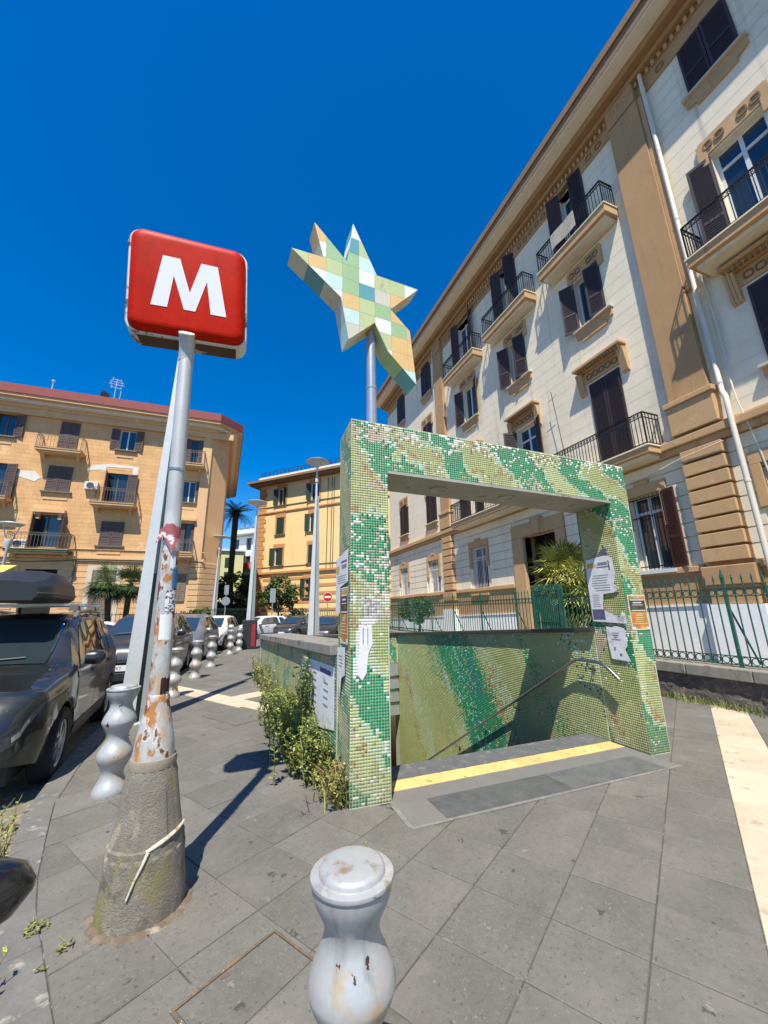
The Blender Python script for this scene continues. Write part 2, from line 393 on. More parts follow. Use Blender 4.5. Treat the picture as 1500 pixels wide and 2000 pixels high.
def tiles(name, parent, fn, U, V, cols, gap=.10, h=.0012, mask=None, seed=1, jit=.16):
    """fn(u, v, n) -> world (vectorised, arrays); U, V tile corner coordinates; one small raised box per tile"""
    pu = U[1] - U[0]; pv_ = V[1] - V[0]
    uu, vv = np.meshgrid((U[:-1] + U[1:]) / 2, (V[:-1] + V[1:]) / 2); uu = uu.ravel(); vv = vv.ravel()
    rg = np.random.RandomState(seed)
    keep = np.ones(len(uu), bool) if mask is None else mask(uu, vv)
    keep &= rg.rand(len(uu)) > .002
    uu = uu[keep]; vv = vv[keep]; n = len(uu)
    C = cols(uu, vv)
    hu = pu * (.5 - gap / 2); hv = pv_ * (.5 - gap / 2)
    V8 = np.zeros((n, 8, 3)); tu = rg.normal(0, jit, n) * h; tv = rg.normal(0, jit, n) * h; hh = h * (1 + rg.normal(0, .08, n))
    q = [(-1, -1), (1, -1), (1, 1), (-1, 1)]
    for k, (a, b) in enumerate(q):
        V8[:, k] = fn(uu + a * hu, vv + b * hv, np.full(n, -.0006))
        V8[:, 4 + k] = fn(uu + a * hu * .93, vv + b * hv * .93, hh + a * tu * 2 + b * tv * 2)
    F = np.array([[4, 5, 6, 7], [0, 1, 5, 4], [1, 2, 6, 5], [2, 3, 7, 6], [3, 0, 4, 7]])
    faces = (np.arange(n)[:, None, None] * 8 + F[None]).reshape(-1, 4)
    me = bpy.data.meshes.new(name)
    me.vertices.add(n * 8); me.vertices.foreach_set('co', V8.reshape(-1))
    me.loops.add(len(faces) * 4); me.loops.foreach_set('vertex_index', faces.reshape(-1).astype(np.int32))
    me.polygons.add(len(faces)); me.polygons.foreach_set('loop_start', np.arange(0, len(faces) * 4, 4, dtype=np.int32))
    me.update(calc_edges=True)
    at = me.attributes.new('tcol', 'FLOAT_COLOR', 'FACE')
    C4 = np.concatenate([np.clip(C, 0, 1), np.ones((n, 1))], 1); at.data.foreach_set('color', np.repeat(C4, 5, 0).reshape(-1).astype(np.float32))
    me.materials.append(M_tile)
    return link(me, name, parent, kind='stuff')
# frame of the entrance: u to the right, n towards the street
AO = (1.024, 3.575, 0); AU = (.999, -.045, 0); AN = (-.045, -.999, 0); AFR = Fr(AO, AU, AN); AD = .55
arch = thing('station_portal', 'green mosaic portal frame over the stairs down to the station', 'portal', (2.9, 3.5, 0))
def afn(u, v, n):
    z = v - .042 * u * (v / 3.58)
    return np.stack([AO[0] + AU[0] * u + AN[0] * n, AO[1] + AU[1] * u + AN[1] * n, z], -1)
za = lambda u, v: v - .042 * u * (v / 3.58)
POLY = [(0, 0), (.37, 0), (.388, za(.388, 3.035)), (3.418, za(3.415, 3.035)), (3.412, 0), (3.70, 0), (3.745, za(3.745, 3.58)), (0, 3.58)]
# concrete core, as three convex pieces joined into one solid body
core = MB()
for poly in ([POLY[0], POLY[1], POLY[2], (.388, za(.388, 3.58)), POLY[7]], [POLY[2], POLY[3], (3.415, za(3.415, 3.58)), (.388, za(.388, 3.58))], [POLY[4], POLY[5], POLY[6], (3.415, za(3.415, 3.58)), POLY[3]]):
    core.prism(poly, -AD, -.0005, AFR)
core.build('core', M_grout, arch)
pt = .0262
Ug = np.arange(0, 3.76, pt); Vg = np.arange(.01, 3.60, pt)
def amask(u, v):
    lp = u < .372 + .016 * v / 3; rp = u > 3.413 + .005 * v / 3
    return (v < 3.575) & (u < 3.70 + .045 * v / 3.58 - .005) & (lp | rp | (v > 3.045))
def front_cols(u, z):
    C = mosaic_cols(u, z, 11)
    # worn, scraped zone and old poster scars on the left-hand leg
    k = np.random.RandomState(4).rand(len(u))
    er = (u < .38) & (z > 1.62) & (z < 2.18); f = fbm(u * 14, z * 14, 66, 2)
    C[er & (f > .47) & (k < .55)] = np.array([.55, .56, .51]); C[er & (f > .62) & (k < .5)] = np.array([.25, .27, .24])
    sc = (np.abs(u - .20 + (z - 1.75) * .02) < .11) & (z > 1.50) & (z < 1.70) & (f > .36); C[sc] = np.array([.42, .40, .37]) * (.6 + .7 * k[sc])[:, None]
    s2 = (np.abs(u - .10 - (z - 1.2) * .17) < .055 + .05 * (z - 1.1)) & (z > 1.02) & (z < 1.52) & (f > .25); C[s2] = np.array([.74, .73, .72])
    top = np.clip((z - 3.30) / .3, 0, 1); C[(k < top * .38) & (f > .45)] = np.array([.74, .73, .70]); C[(k > 1 - top * .12)] = np.array([.16, .12, .10])
    return C
tiles('front_mosaic', arch, afn, Ug, Vg, front_cols, mask=amask, seed=2, jit=.16)
# outer left side (u runs back from the street edge)
tiles('side_mosaic', arch, lambda u, v, n: np.stack([AO[0] - n - AN[0] * u, AO[1] - AN[1] * u + 0 * v, v], -1), np.arange(.004, AD, pt), Vg,
      lambda u, z: mosaic_cols(-u * 1.2 + .5, z, 23, faded=.32) * .92, seed=3, mask=lambda u, v: v < 3.57)
tiles('back_mosaic', arch, lambda u, v, n: afn(u, v, -AD - n), np.arange(0, 3.76, .05), np.arange(.01, 3.6, .05), lambda u, z: mosaic_cols(-u + 4, z, 37), mask=amask, seed=8)
tiles('side_mosaic', arch, lambda u, v, n: np.stack([AO[0] + AU[0] * (.371 + .017 * v / 3.03 + n) - AN[0] * u, AO[1] + AU[1] * .38 - AN[1] * u + 0 * v, v], -1), np.arange(.0, AD, .035), np.arange(.01, 3.0, .035),
      lambda u, z: mosaic_cols(u + 1, z, 24), seed=4)
tiles('side_mosaic', arch, lambda u, v, n: np.stack([AO[0] + AU[0] * (3.702 + .045 * v / 3.58 + n) - AN[0] * u, AO[1] + AU[1] * 3.72 - AN[1] * u + 0 * v, v], -1), np.arange(.0, AD, .05), np.arange(.01, 3.4, .05),
      lambda u, z: mosaic_cols(u + 3, z, 25), seed=5)
# inner face of the far leg, flush with the stairwell wall: one plane running down the stairs
STX = 4.419
captop = lambda y: 1.285 - (y - 3.92) * .053
def wall_fn(u, v, n): return np.stack([STX + .012 - n * 1. + 0 * u, u, v], -1)
def wall_cols(u, z):
    n = len(u); rg = np.random.RandomState(5)
    t = u - .62 * z; al = z * .85 + u * .53                      # streaks drift down towards the street
    C = PALA['olive'] * (.92 + .22 * fbm(u * .7, z * .7, 3))[:, None]
    C = C * (1 - .5 * (fbm(t * 1.2, al * .5, 4) > .56)[:, None]) + PALA['lime'] * .5 * (fbm(t * 1.2, al * .5, 4) > .56)[:, None]
    def streak(c, wd, col, seed, f, th, dens=1., soft=.26):
        env = np.clip(1.25 - np.abs(t - c + (fbm(u * 1.1, z * 1.1, seed + 3) - .5) * 1.2) / wd, 0, 1)
        m = np.clip((fbm(t * f, al * f * .28, seed, 3) * .75 + env * .42 - th) / soft, 0, 1) * (env > 0)
        k = rg.rand(n) < m * dens; C[k] = PALA[col] * (.9 + .2 * rg.rand(k.sum()))[:, None]
    streak(6.6, 1.7, 'mint', 23, 2.2, .62, .7); streak(6.6, 1.7, 'green', 21, 1.5, .60, .95); streak(7.0, 1.1, 'cyan', 24, 3.2, .76, .6); streak(6.7, 1.2, 'teal', 25, 3.5, .80, .7)
    streak(6.2, 1.4, 'rust', 26, 3., .80, .40); streak(10.1, .5, 'mint', 28, 2., .6, .7); streak(10.4, .35, 'rust', 29, 3., .66, .5); streak(3.55, .30, 'dgreen', 31, 2., .66, .3); streak(3.6, .3, 'cyan', 32, 5., .74, .25)
    m = rg.rand(n) < .004; C[m] = PALA['white']
    w = (np.clip((1.0 - z) / 1.3, 0, .55) * (u < 5.2) * .45); return C * (1 - w[:, None]) + PALA['dirt'] * w[:, None]  # shading by the street end painted in with the dirt tone, stronger lower down
tiles('inner_mosaic', arch, wall_fn, np.arange(3.43, 3.94, pt), np.arange(.01, 2.90, pt), lambda u, z: mosaic_cols(-u + 5.5, z, 52, per=1.3, t0=2.9), seed=6, mask=lambda u, v: (v < 2.885))
# metal soffit with two ring lights
M_sof = mat('soffit_metal', (.42, .40, .33), .5, .3, var=.15, vs=3, bump=.08, spots=[((.25, .2, .13), 6, .6, .15, 1)])
so_ = MB()
zs_ = lambda u: za(u, 3.035) - .022
so_.prism([(.39, zs_(.39)), (3.41, zs_(3.41)), (3.41, zs_(3.41) + .03), (.39, zs_(.39) + .03)], -AD - .01, .012, AFR)
soff = so_.build('soffit_panel', M_sof, arch)
for uc in (1.12, 2.05):
    m = MB(); R = []
    cz = zs_(uc) - .002
    for rr, dz in ((.105, 0), (.105, -.014), (.075, -.014), (.07, -.002), (.04, -.002)):
        R.append([AFR(uc + rr * math.cos(2 * math.pi * k / 24), cz + dz - .04 * rr * math.cos(2 * math.pi * k / 24), -AD / 2 + rr * math.sin(2 * math.pi * k / 24)) for k in range(24)])
    m.rings(R, 0).build('recessed_light', mat('light_ring', (.5, .49, .45), .35, .8, var=.05), soff)
# stairwell walls and parapets
para = thing('stair_parapet', 'green mosaic parapet wall with handrail on the building side of the stairs', 'parapet', (4.6, 7, 0))
MB().hexa([(STX + .014, 3.9, -4), (4.76, 3.9, -4), (4.76, 10.9, -4), (STX + .014, 10.9, -4), (STX + .014, 3.9, captop(3.9)), (4.76, 3.9, captop(3.9)), (4.76, 10.9, captop(10.9)), (STX + .014, 10.9, captop(10.9))]).build('core', M_grout, para)
tiles('wall_mosaic', para, wall_fn, np.arange(3.945, 10.62, .0285), np.arange(-3.7, 1.30, .0285), wall_cols, seed=7, mask=lambda u, v: (v < captop(u) - .02) & (v > -(u - 3.9) * .57 - .5))
M_cap = mat('dark_cap', (.045, .047, .045), .35, var=.2, vs=5, bump=.1)
def cap(y0, y1): return MB().hexa([(STX - .055, y0, captop(y0)), (4.80, y0, captop(y0)), (4.80, y1, captop(y1)), (STX - .055, y1, captop(y1)), (STX - .055, y0, captop(y0) + .055), (4.80, y0, captop(y0) + .055), (4.80, y1, captop(y1) + .055), (STX - .055, y1, captop(y1) + .055)])
for i in range(5): cap(3.93 + i * 1.34, 3.93 + (i + 1) * 1.34 - .008).build('coping_slab', M_cap, para, bevel=.006)
# far end of the stairwell: mosaic parapet above metal louvres over a dark opening
M_louv = mat('louvre_metal', (.45, .47, .47), .35, .7, var=.1, vs=4)
endw = thing('stairwell_end', 'mosaic end wall with metal louvre panels above the dark stair opening', 'wall', (2.9, 10.75, 0))
MB().box(.72, 4.80, 10.64, 10.98, .18, captop(10.7) - .002).build('core', M_grout, endw)
tiles('end_mosaic', endw, lambda u, v, n: np.stack([u, 10.637 - n + 0 * u, v], -1), np.arange(1.4, 4.42, .04), np.arange(.19, .93, .04), lambda u, z: mosaic_cols(u, z + 1, 61, dirty=False), seed=9)
MB().box(1.2, 4.5, 10.60, 11.02, captop(10.7) - .001, captop(10.7) + .054).build('coping_slab', M_cap, endw)
for i in range(4): MB().prism([(10.62, .165 - i * .33), (10.66, .165 - i * .33), (10.66, -.14 - i * .33), (10.56, -.14 - i * .33)], 1.4, 4.42, lambda a, b, c: Vector((c, a, b))).build('louvre_panel', M_louv, endw)
MB().box(1.3, 4.5, 13.4, 13.5, -4, .1).build('back_wall', mat('tunnel', (.03, .03, .03), .9), endw)
# handrail
M_inox = mat('brushed_steel', (.55, .55, .54), .28, 1., var=.06, vs=8, bump=.05)
hr = thing('handrail', 'bent steel handrail running down the mosaic stair wall', 'handrail', (4.33, 4.3, .9))
HX = 4.335
def hz(y): return .915 - .569 * (y - 4.22)
rail = [(HX, 3.60, .76), (HX, 3.70, .845), (HX, 3.80, .915), (HX, 3.90, .93), (HX, 4.12, .935), (HX, 4.22, .915)] + [(HX, y, hz(y)) for y in (5.2, 6.4, 8., 9.6, 10.4)]
MB().tube(rail, .021, 10).build('rail', M_inox, hr, smooth=True)
for y in (4.02, 5.6, 6.55, 7.5, 8.6, 9.6):
    z = .935 if y < 4.1 else hz(y)
    MB().tube([(HX, y, z - .01), (HX, y, z - .075), (STX, y, z - .10)], .008, 6).tube([(STX + .01, y, z - .10), (STX - .006, y, z - .10)], .03, 10).build('bracket', M_inox, hr)
# outer parapet on the kerb side
M_par = mat('worn_cap_stone', (.22, .21, .185), .85, var=.2, vs=5, bump=.35, bs=60, spots=[((.1, .1, .085), 4, .58, .12, 1)])
lp = thing('stair_parapet', 'faded green mosaic parapet with stone coping behind the weeds', 'parapet', (.95, 7.5, 0))
PX = lambda y: 1.035 - (y - 4.1) * .046
ltop = lambda y: 1.155 - (y - 4.1) * .030
MB().hexa([(PX(4.1) + .004, 4.1, -.1), (1.40, 4.1, -4), (1.40, 11, -4), (PX(11) + .004, 11, -.1), (PX(4.1) + .004, 4.1, ltop(4.1)), (1.40, 4.1, ltop(4.1)), (1.40, 11, ltop(11)), (PX(11) + .004, 11, ltop(11))]).build('core', M_grout, lp)
tiles('outer_mosaic', lp, lambda u, v, n: np.stack([1.035 - (u - 4.1) * .046 - n, u, v], -1), np.arange(4.12, 11., .03), np.arange(.01, 1.16, .03),
      lambda u, z: mosaic_cols(u * .8, z, 71, t0=.3, per=1.05, slope=.15, faded=.35) * (.72 + .42 * fbm(u * 10, z * .9, 73, 3))[:, None], seed=10, mask=lambda u, v: v < ltop(u) - .015)
for i in range(6):
    y0, y1 = 4.12 + i * 1.15, 4.12 + (i + 1) * 1.15 - .008
    MB().hexa([(PX(y0) - .07, y0, ltop(y0)), (1.46, y0, ltop(y0)), (1.46, y1, ltop(y1)), (PX(y1) - .07, y1, ltop(y1)), (PX(y0) - .07, y0, ltop(y0) + .11), (1.46, y0, ltop(y0) + .11), (1.46, y1, ltop(y1) + .11), (PX(y1) - .07, y1, ltop(y1) + .11)]).build('coping_slab', M_par, lp, bevel=.01)

# ------------------------------------------------------------------ star on its pole
STc = {'o': (.70, .47, .19), 'w': (.78, .78, .73), 'g': (.33, .49, .25), 'l': (.49, .55, .27), 'c': (.54, .72, .67), 't': (.11, .33, .37), 'b': (.57, .56, .43)}
STM = {k: mat('star_paint_' + n, STc[k], .45, var=.06, vs=5, bump=.05, bs=60, spots=[((.35, .32, .24), 5, .70, .15, .3)]) for k, n in
       dict(o='orange', w='white', g='green', l='lime', c='cyan', t='teal', b='beige').items()}
su, sv, sn = Vector((.998, .062, 0)), Vector((-.001, .015, 1)), Vector((.062, -.998, .015)); ST = .246
sP = Vector((1.36, 3.85, 5.0)) + sn * ST / 2
sfr = lambda a, b, c: sP + su * a + sv * b + sn * c
SPOLY = [(-.787, 1.193), (-.368, .771), (-.289, 1.419), (.027, .729), (.626, .741), (.208, .272), (.47, .031), (.528, -.725), (.157, -.359), (-.011, -.001), (-.344, -.343), (-.431, .16), (-.441, .208), (-1.045, .679), (-.665, .707)]
SU = [-1.06, -.845, -.634, -.426, -.212, -.005, .21, .425, .66]; SV = [1.43, 1.18, .94, .727, .515, .30, .085, -.115, -.34, -.56, -.77]
GRID = ["ooowwwww", "oogtllll", "wwggccll", "lolgwllw", "wwcgtboo", "wwwolgoo", "cccclwgo", "bbbbbloo", "lllllwoo", "cccccccc"]
star = thing('star_sculpture', 'checkered green, orange and white star sculpture on a steel pole', 'sculpture', (1.36, 3.85, 3.4))
MB().prism([(a * .997, b * .997) for a, b in SPOLY], -ST + .004, -.004, sfr).build('star_body', STM['b'], star)
for r in range(10):
    for c in range(8):
        P = [(float(a), float(b)) for a, b in SPOLY]
        for (px, py, nx, ny) in ((SU[c] + .0015, 0, 1, 0), (SU[c + 1] - .0015, 0, -1, 0), (0, SV[r] - .0015, 0, -1), (0, SV[r + 1] + .0015, 0, 1)):
            if len(P) > 2: P = clip(P, px, py, nx, ny)
        if len(P) < 3 or area(P) < .0006: continue
        ch = GRID[r][c]; ch = 'g' if ch == '.' else ch
        MB().prism(P, -.006, .002, sfr).build('front_panel', STM[ch], star)
        MB().prism(P, -ST - .002, -ST + .006, sfr).build('back_panel', STM['glowcbt'[(r * 3 + c) % 7]], star)
seqs = ['ow', 'tw', 'c', 'l', 'bo', 'g', 'o', 'tgob', 'l', 'ob', 'cb', 'b', 'btbl', 'l', 'bo']
for i in range(len(SPOLY)):
    a, b = Vector(SPOLY[i]), Vector(SPOLY[(i + 1) % len(SPOLY)]); L_ = (b - a).length; n = max(1, round(L_ / .22)); d = (b - a) / n
    for k in range(n):
        p, q = a + d * (k + .01), a + d * (k + .99)
        s_ = seqs[i % len(seqs)]
        # outline runs clockwise, so the outside is on its left
        o = Vector((-d.y, d.x)).normalized() * .003
        MB().hexa([sfr(p.x, p.y, -ST), sfr(q.x, q.y, -ST), sfr(q.x + o.x, q.y + o.y, -ST), sfr(p.x + o.x, p.y + o.y, -ST), sfr(p.x, p.y, 0), sfr(q.x, q.y, 0), sfr(q.x + o.x, q.y + o.y, 0), sfr(p.x + o.x, p.y + o.y, 0)]).build('side_panel', STM[s_[k % len(s_)]], star)
m = MB().lathe([(.060, 0), (.060, .86), (.065, .862), (.065, .888), (.057, .89), (.057, 1.9)], (1.35, 3.86, 3.30), 20)
m.build('pole', mat('pole_steel', (.46, .47, .48), .32, .6, var=.08, vs=3, bump=.03), star, smooth=True)

# ------------------------------------------------------------------ sign post with the red panel
M_conc = mat('base_concrete', (.205, .185, .15), .9, var=.22, vs=9, bump=.9, bs=95, bd=.010, spots=[((.23, .205, .045), 3.4, .60, .12, .35), ((.33, .28, .21), 6, .62, .08, .6), ((.12, .105, .085), 5, .63, .1, 1)])
M_ppaint = mat('flaking_paint', (.44, .45, .44), .55, .1, var=.12, vs=8, bump=.3, bs=40, spots=[((.62, .6, .54), 11, .54, .06, .5), ((.50, .29, .11), 7, .47, .16, .4), ((.40, .17, .05), 15, .55, .08, .6), ((.15, .055, .025), 11, .60, .05, .5)])
M_ppole = mat('galvanised_pole', (.47, .48, .47), .5, .25, var=.08, vs=5, bump=.1, spots=[((.60, .60, .57), 4, .58, .1, .3)])
sp_ = thing('sign_post', 'leaning rusty pole in a mossy concrete base carrying the red M panel', 'sign post', (-.385, 2.98, 0))
LEAN = (-.0355, 0)
BC = (-.362, 2.98, 0)
prof = [(.222, 0), (.220, .012), (.219, .10), (.206, .18), (.203, .30), (.197, .315), (.196, .345), (.19, .355), (.150, .60), (.135, .68), (.126, .715), (.122, .735)]
seg = 64; R = []
for i, (r, z) in enumerate(prof):
    ring = []
    for k in range(seg):
        an = 2 * math.pi * k / seg; rr = r
        if .35 < z < .66: rr *= (.965 if (k % 8) < 4 else 1.0)
        rr += .0025 * math.sin(k * 1.7 + i * 2.1)
        ring.append(Vector((BC[0] + LEAN[0] * z + rr * math.cos(an), BC[1] + rr * math.sin(an), z)))
    R.append(ring)
MB().rings(R).build('concrete_base', M_conc, sp_, smooth=True, sharp=14)
MB().lathe([(.128, 0), (.129, .03), (.123, .05)], (BC[0] + LEAN[0] * .715, BC[1], .715), 40).build('base_collar', mat('collar_stone', (.25, .21, .16), .9, var=.2, vs=12, bump=.6, bs=80), sp_, smooth=True)
MB().lathe([(.115, .76), (.113, .80), (.098, .90), (.078, 1.0), (.064, 1.07), (.066, 1.10), (.058, 1.115)], BC, 32, lean=LEAN).build('painted_cone', M_ppaint, sp_, smooth=True)
pole = MB().lathe([(.058, 1.10), (.056, 1.5), (.054, 2.02)], BC, 28, lean=LEAN).build('lower_pole', M_ppaint, sp_, smooth=True)
MB().lathe([(.053, 2.0), (.051, 2.6), (.051, 3.0), (.050, 3.62)], BC, 28, lean=LEAN).build('upper_pole', M_ppole, sp_, smooth=True)
MB().lathe([(.056, 2.60), (.057, 2.605), (.056, 2.615)], BC, 24, lean=LEAN).build('clamp_band', M_inox, sp_)
tx = lambda z: BC[0] + LEAN[0] * z
MB().tube([(tx(3.62), 2.98, 3.50), (tx(3.66), 2.97, 3.62), (tx(3.66) + .0, 2.905, 3.695)], [.05, .052, .056], 24).build('pole_head', M_ppole, sp_, smooth=True)
MB().tube([(tx(3.66), 2.905, 3.695), (tx(3.66), 2.897, 3.703)], [.058, .055], 24).build('head_cap', mat('cap_cream', (.66, .63, .54), .5, var=.1, vs=20), sp_, smooth=True)
MB().tube([(tx(3.5), 3.02, 3.4), (tx(3.7), 3.07, 3.8)], .045, 16).build('panel_stub', M_ppole, sp_, smooth=True)
# ring of broken mortar round the foot
rg_ = MB(); R = []
for rr, z in ((.212, .012), (.235, .012), (.262, .002)):
    R.append([Vector((BC[0] + (rr + .012 * math.sin(k * 2.3) + .008 * math.sin(k * 5.1)) * math.cos(2 * math.pi * k / 40), BC[1] + (rr + .012 * math.sin(k * 2.3)) * math.sin(2 * math.pi * k / 40), z)) for k in range(40)])
rg_.rings(R, 0, False, False).build('mortar_ring', mat('broken_mortar', (.16, .12, .09), .95, var=.35, vs=14, bump=1., bs=60, bd=.01, spots=[((.3, .26, .2), 9, .6, .1, 1)]), sp_)
def cyl_patch(name, z0, z1, a0, a1, rad, m, parent=sp_, ragged=0.):
    mb = MB(); n = 10; vs = []; rq = random.Random(int(z0 * 1000))
    for k in range(n + 1):
        a = a0 + (a1 - a0) * k / n
        for z in (z0 + rq.uniform(-ragged, ragged), z1 + rq.uniform(-ragged, ragged)):
            vs.append((tx(z) + rad * math.cos(a), 2.98 + rad * math.sin(a), z))
    mb.add(vs, [(2 * k, 2 * k + 2, 2 * k + 3, 2 * k + 1) for k in range(n)])
    return mb.build(name, m, parent)
A0 = math.atan2(-2.98, .40)
M_paper = mat('paper_white', (.70, .70, .70), .7, var=.08, vs=12, bump=.1, bs=40)
M_ink = mat('print_ink', (.13, .13, .16), .7, var=.1)
cyl_patch('paper_sticker', 1.44, 1.60, A0 - .5, A0 + .85, .0572, M_paper, ragged=.006)
cyl_patch('spotted_sticker', 1.62, 1.755, A0 - .1, A0 + 1.1, .0575, mat('spotted_print', (.70, .70, .69), .6, var=.03, bump=0, spots=[((.06, .03, .06), 70, .55, .02, 1)]))
cyl_patch('blue_sticker', 1.765, 1.90, A0 + .45, A0 + 1.25, .0574, mat('sticker_blue', (.03, .16, .36), .5, var=.1), ragged=.008)
cyl_patch('white_sticker', 1.90, 1.98, A0 + .1, A0 + .7, .0574, M_paper, ragged=.01)
cyl_patch('rust_hole', 1.128, 1.215, A0 + .1, A0 + 1.1, .0605, mat('rust_hole', (.035, .012, .008), .95), ragged=.012)
cyl_patch('tape_scrap', 2.10, 2.19, A0 - 1.5, A0 + 1.4, .0585, mat('red_tape', (.36, .09, .11), .6, var=.3, vs=25, spots=[((.66, .6, .6), 22, .55, .05, 1)]), ragged=.018)
MB().add([(tx(2.1) + .02, 2.915, 2.10), (tx(2.1) + .055, 2.925, 2.10), (tx(2.1) + .02, 2.908, 2.0), (tx(2.1) - .06, 2.92, 2.17), (tx(2.1) - .085, 2.93, 2.06), (tx(2.1) - .04, 2.91, 2.11)], [(0, 1, 2), (3, 4, 5), (2, 0, 3, 5)]).build('tape_scrap', MATS['red_tape'], sp_)
# rag tied round the base
tie = MB(); zt = .345
tie.tube([(BC[0] + .19 * math.cos(a) - .012, BC[1] + .19 * math.sin(a), zt + .055 * math.sin((a - A0) * 1.1)) for a in [A0 + .02 + k * .12 for k in range(12)]], [.008, .010, .012, .013, .012, .011, .011, .010, .009, .008, .007, .006], 7)
kx, ky = BC[0] + .197 * math.cos(A0), BC[1] + .197 * math.sin(A0)
tie.tube([(kx, ky, zt), (kx - .02, ky - .012, zt - .05), (kx - .05, ky - .012, zt - .115), (kx - .075, ky - .022, zt - .185)], [.009, .007, .006, .004], 6)
rag = tie.build('tied_strip', mat('dirty_plastic', (.55, .52, .42), .7, var=.2, vs=30, bump=.4, bs=60, spots=[((.32, .22, .09), 14, .62, .08, 1)]), None, smooth=True)
tag(rag, 'grubby white strip knotted round the concrete base of the sign post', 'strip')

sc_ = Vector((-.526, 3.0, 4.19)); pu_ = Vector((.998, .002, .06)); pv2 = Vector((-.059, -.109, .992)); pn_ = Vector((.008, -.994, -.109))
pfr = lambda a, b, c: sc_ + pu_ * a + pv2 * b + pn_ * c
def rrect(w, h, r, n=7):
    P = []
    for cx, cy, a0 in ((w / 2 - r, h / 2 - r, 0), (-w / 2 + r, h / 2 - r, 90), (-w / 2 + r, -h / 2 + r, 180), (w / 2 - r, -h / 2 + r, 270)):
        for k in range(n + 1):
            a = math.radians(a0 + 90 * k / n); P.append((cx + r * math.cos(a), cy + r * math.sin(a)))
    return P
sb = thing('metro_sign', 'rounded square red panel with a white letter M on the leaning pole', 'sign', tuple(sc_))
M_rim = mat('rim_enamel', (.66, .64, .58), .5, var=.1, vs=10, bump=.2, bs=50, spots=[((.24, .10, .03), 5, .56, .06, 1), ((.06, .035, .02), 5, .60, .05, 1)])
M_red = mat('sign_red', (.52, .013, .0015), .45, var=.16, vs=2.5, bump=.06, bs=8, bd=.004, spec=.08, spots=[((.38, .014, .006), 9, .58, .2, .12)])
def loft(levels, fr): return [[fr(a, b, c) for a, b in rrect(w, h, r)] for w, h, r, c in levels]
MB().rings(loft([(.86, .87, .10, -.20), (.89, .90, .105, -.185), (.892, .902, .106, -.012), (.88, .89, .10, 0.), (.862, .872, .095, 0.)], pfr)).build('rim', M_rim, sb, smooth=True, sharp=30)
fp = MB().rings(loft([(.855, .865, .092, -.004), (.848, .858, .09, .018), (.82, .83, .082, .040), (.76, .77, .06, .052), (.70, .71, .05, .0535)], pfr)).build('red_face', M_red, sb, smooth=True, sharp=60)
MP = [(-.266, -.228), (-.195, .214), (-.072, .214), (.005, -.067), (.083, .214), (.208, .214), (.281, -.222), (.163, -.222), (.129, .06), (.049, -.222), (-.033, -.222), (-.113, .055), (-.152, -.226)]
MB().prism(MP, .050, .0565, pfr).build('letter_m', mat('sign_white', (.80, .81, .82), .35, var=.03), sb)
MB().box(-.36, .36, -.4575, -.4515, -.175, -.02, pfr).build('rusty_underside', mat('rim_rust', (.10, .045, .02), .85, var=.3, vs=9, bump=.4, spots=[((.45, .36, .24), 5, .58, .06, 1)]), sb)
for sx in (-.4445, .4445): MB().box(sx - .004, sx + .004, .30, .325, -.25, .004, pfr).build('rim_clip', mat('clip_dark', (.15, .14, .13), .5, .5), sb)

# ------------------------------------------------------------------ bollards
M_bol = mat('bollard_silver', (.42, .43, .43), .42, .3, var=.07, vs=9, bump=.12, bs=25, rand=True, island=.03, rvar=.08,
            spots=[((.55, .55, .53), 6, .56, .2, .3), ((.28, .28, .27), 11, .58, .15, .08), ((.30, .22, .14), 8, .66, .1, .15), ((.48, .33, .17), 5.0, .60, .14, 1), ((.07, .035, .022), 19, .735, .02, .6)])
bol = thing('bollard', '', 'bollard', world=False)
prof = [(.145, 0), (.1455, .008)]
for k in range(0, 57):
    z = .012 + .013 * k
    r = .1185 + .0275 * math.cos((z - .012) / .305 * 2 * math.pi)
    if z > .62: break
    prof.append((r, z))
prof += [(.134, .645), (.118, .68), (.100, .715), (.0925, .745), (.096, .775), (.112, .805), (.128, .835), (.137, .862), (.139, .884)]
MB().lathe(prof, seg=40).build('wavy_body', M_bol, bol, smooth=True)
capo = MB().lathe([(.130, .882), (.143, .886), (.146, .893), (.144, .902), (.135, .905), (.116, .906), (.1145, .914), (.110, .923), (.098, .928), (.05, .931)], seg=40).build('cap', M_bol, bol, smooth=True, sharp=50)
BOL = [(.408, 1.39, 'foremost silver wavy bollard with rust specks on its cap'), (-.955, 4.78, 'silver wavy bollard standing just behind the concrete sign base'),
       (-1.02, 9.32, 'silver wavy bollard half hidden behind the rusty sign pole'), (-.80, 11.6, 'silver wavy bollard beside the second dark car, right of the pole'),
       (-.53, 13.75, 'silver wavy bollard beside the door of the silver hatchback'), (.0, 17.5, 'silver wavy bollard in front of the white hatchback, nearer of the far pair'),
       (.36, 19.0, 'silver wavy bollard next to the black and red lamp base, farther of the far pair')]
for i, (x, y, lab) in enumerate(BOL):
    o = bol if i == 0 else copy_tree(bol)
    o.location = (x, y, 0); o.rotation_euler.z = i * 1.3 + .4; o.scale = (.9,) * 3 if i == 0 else (1, 1, 1); o['label'] = lab; o['group'] = 'wavy bollards along the kerb'
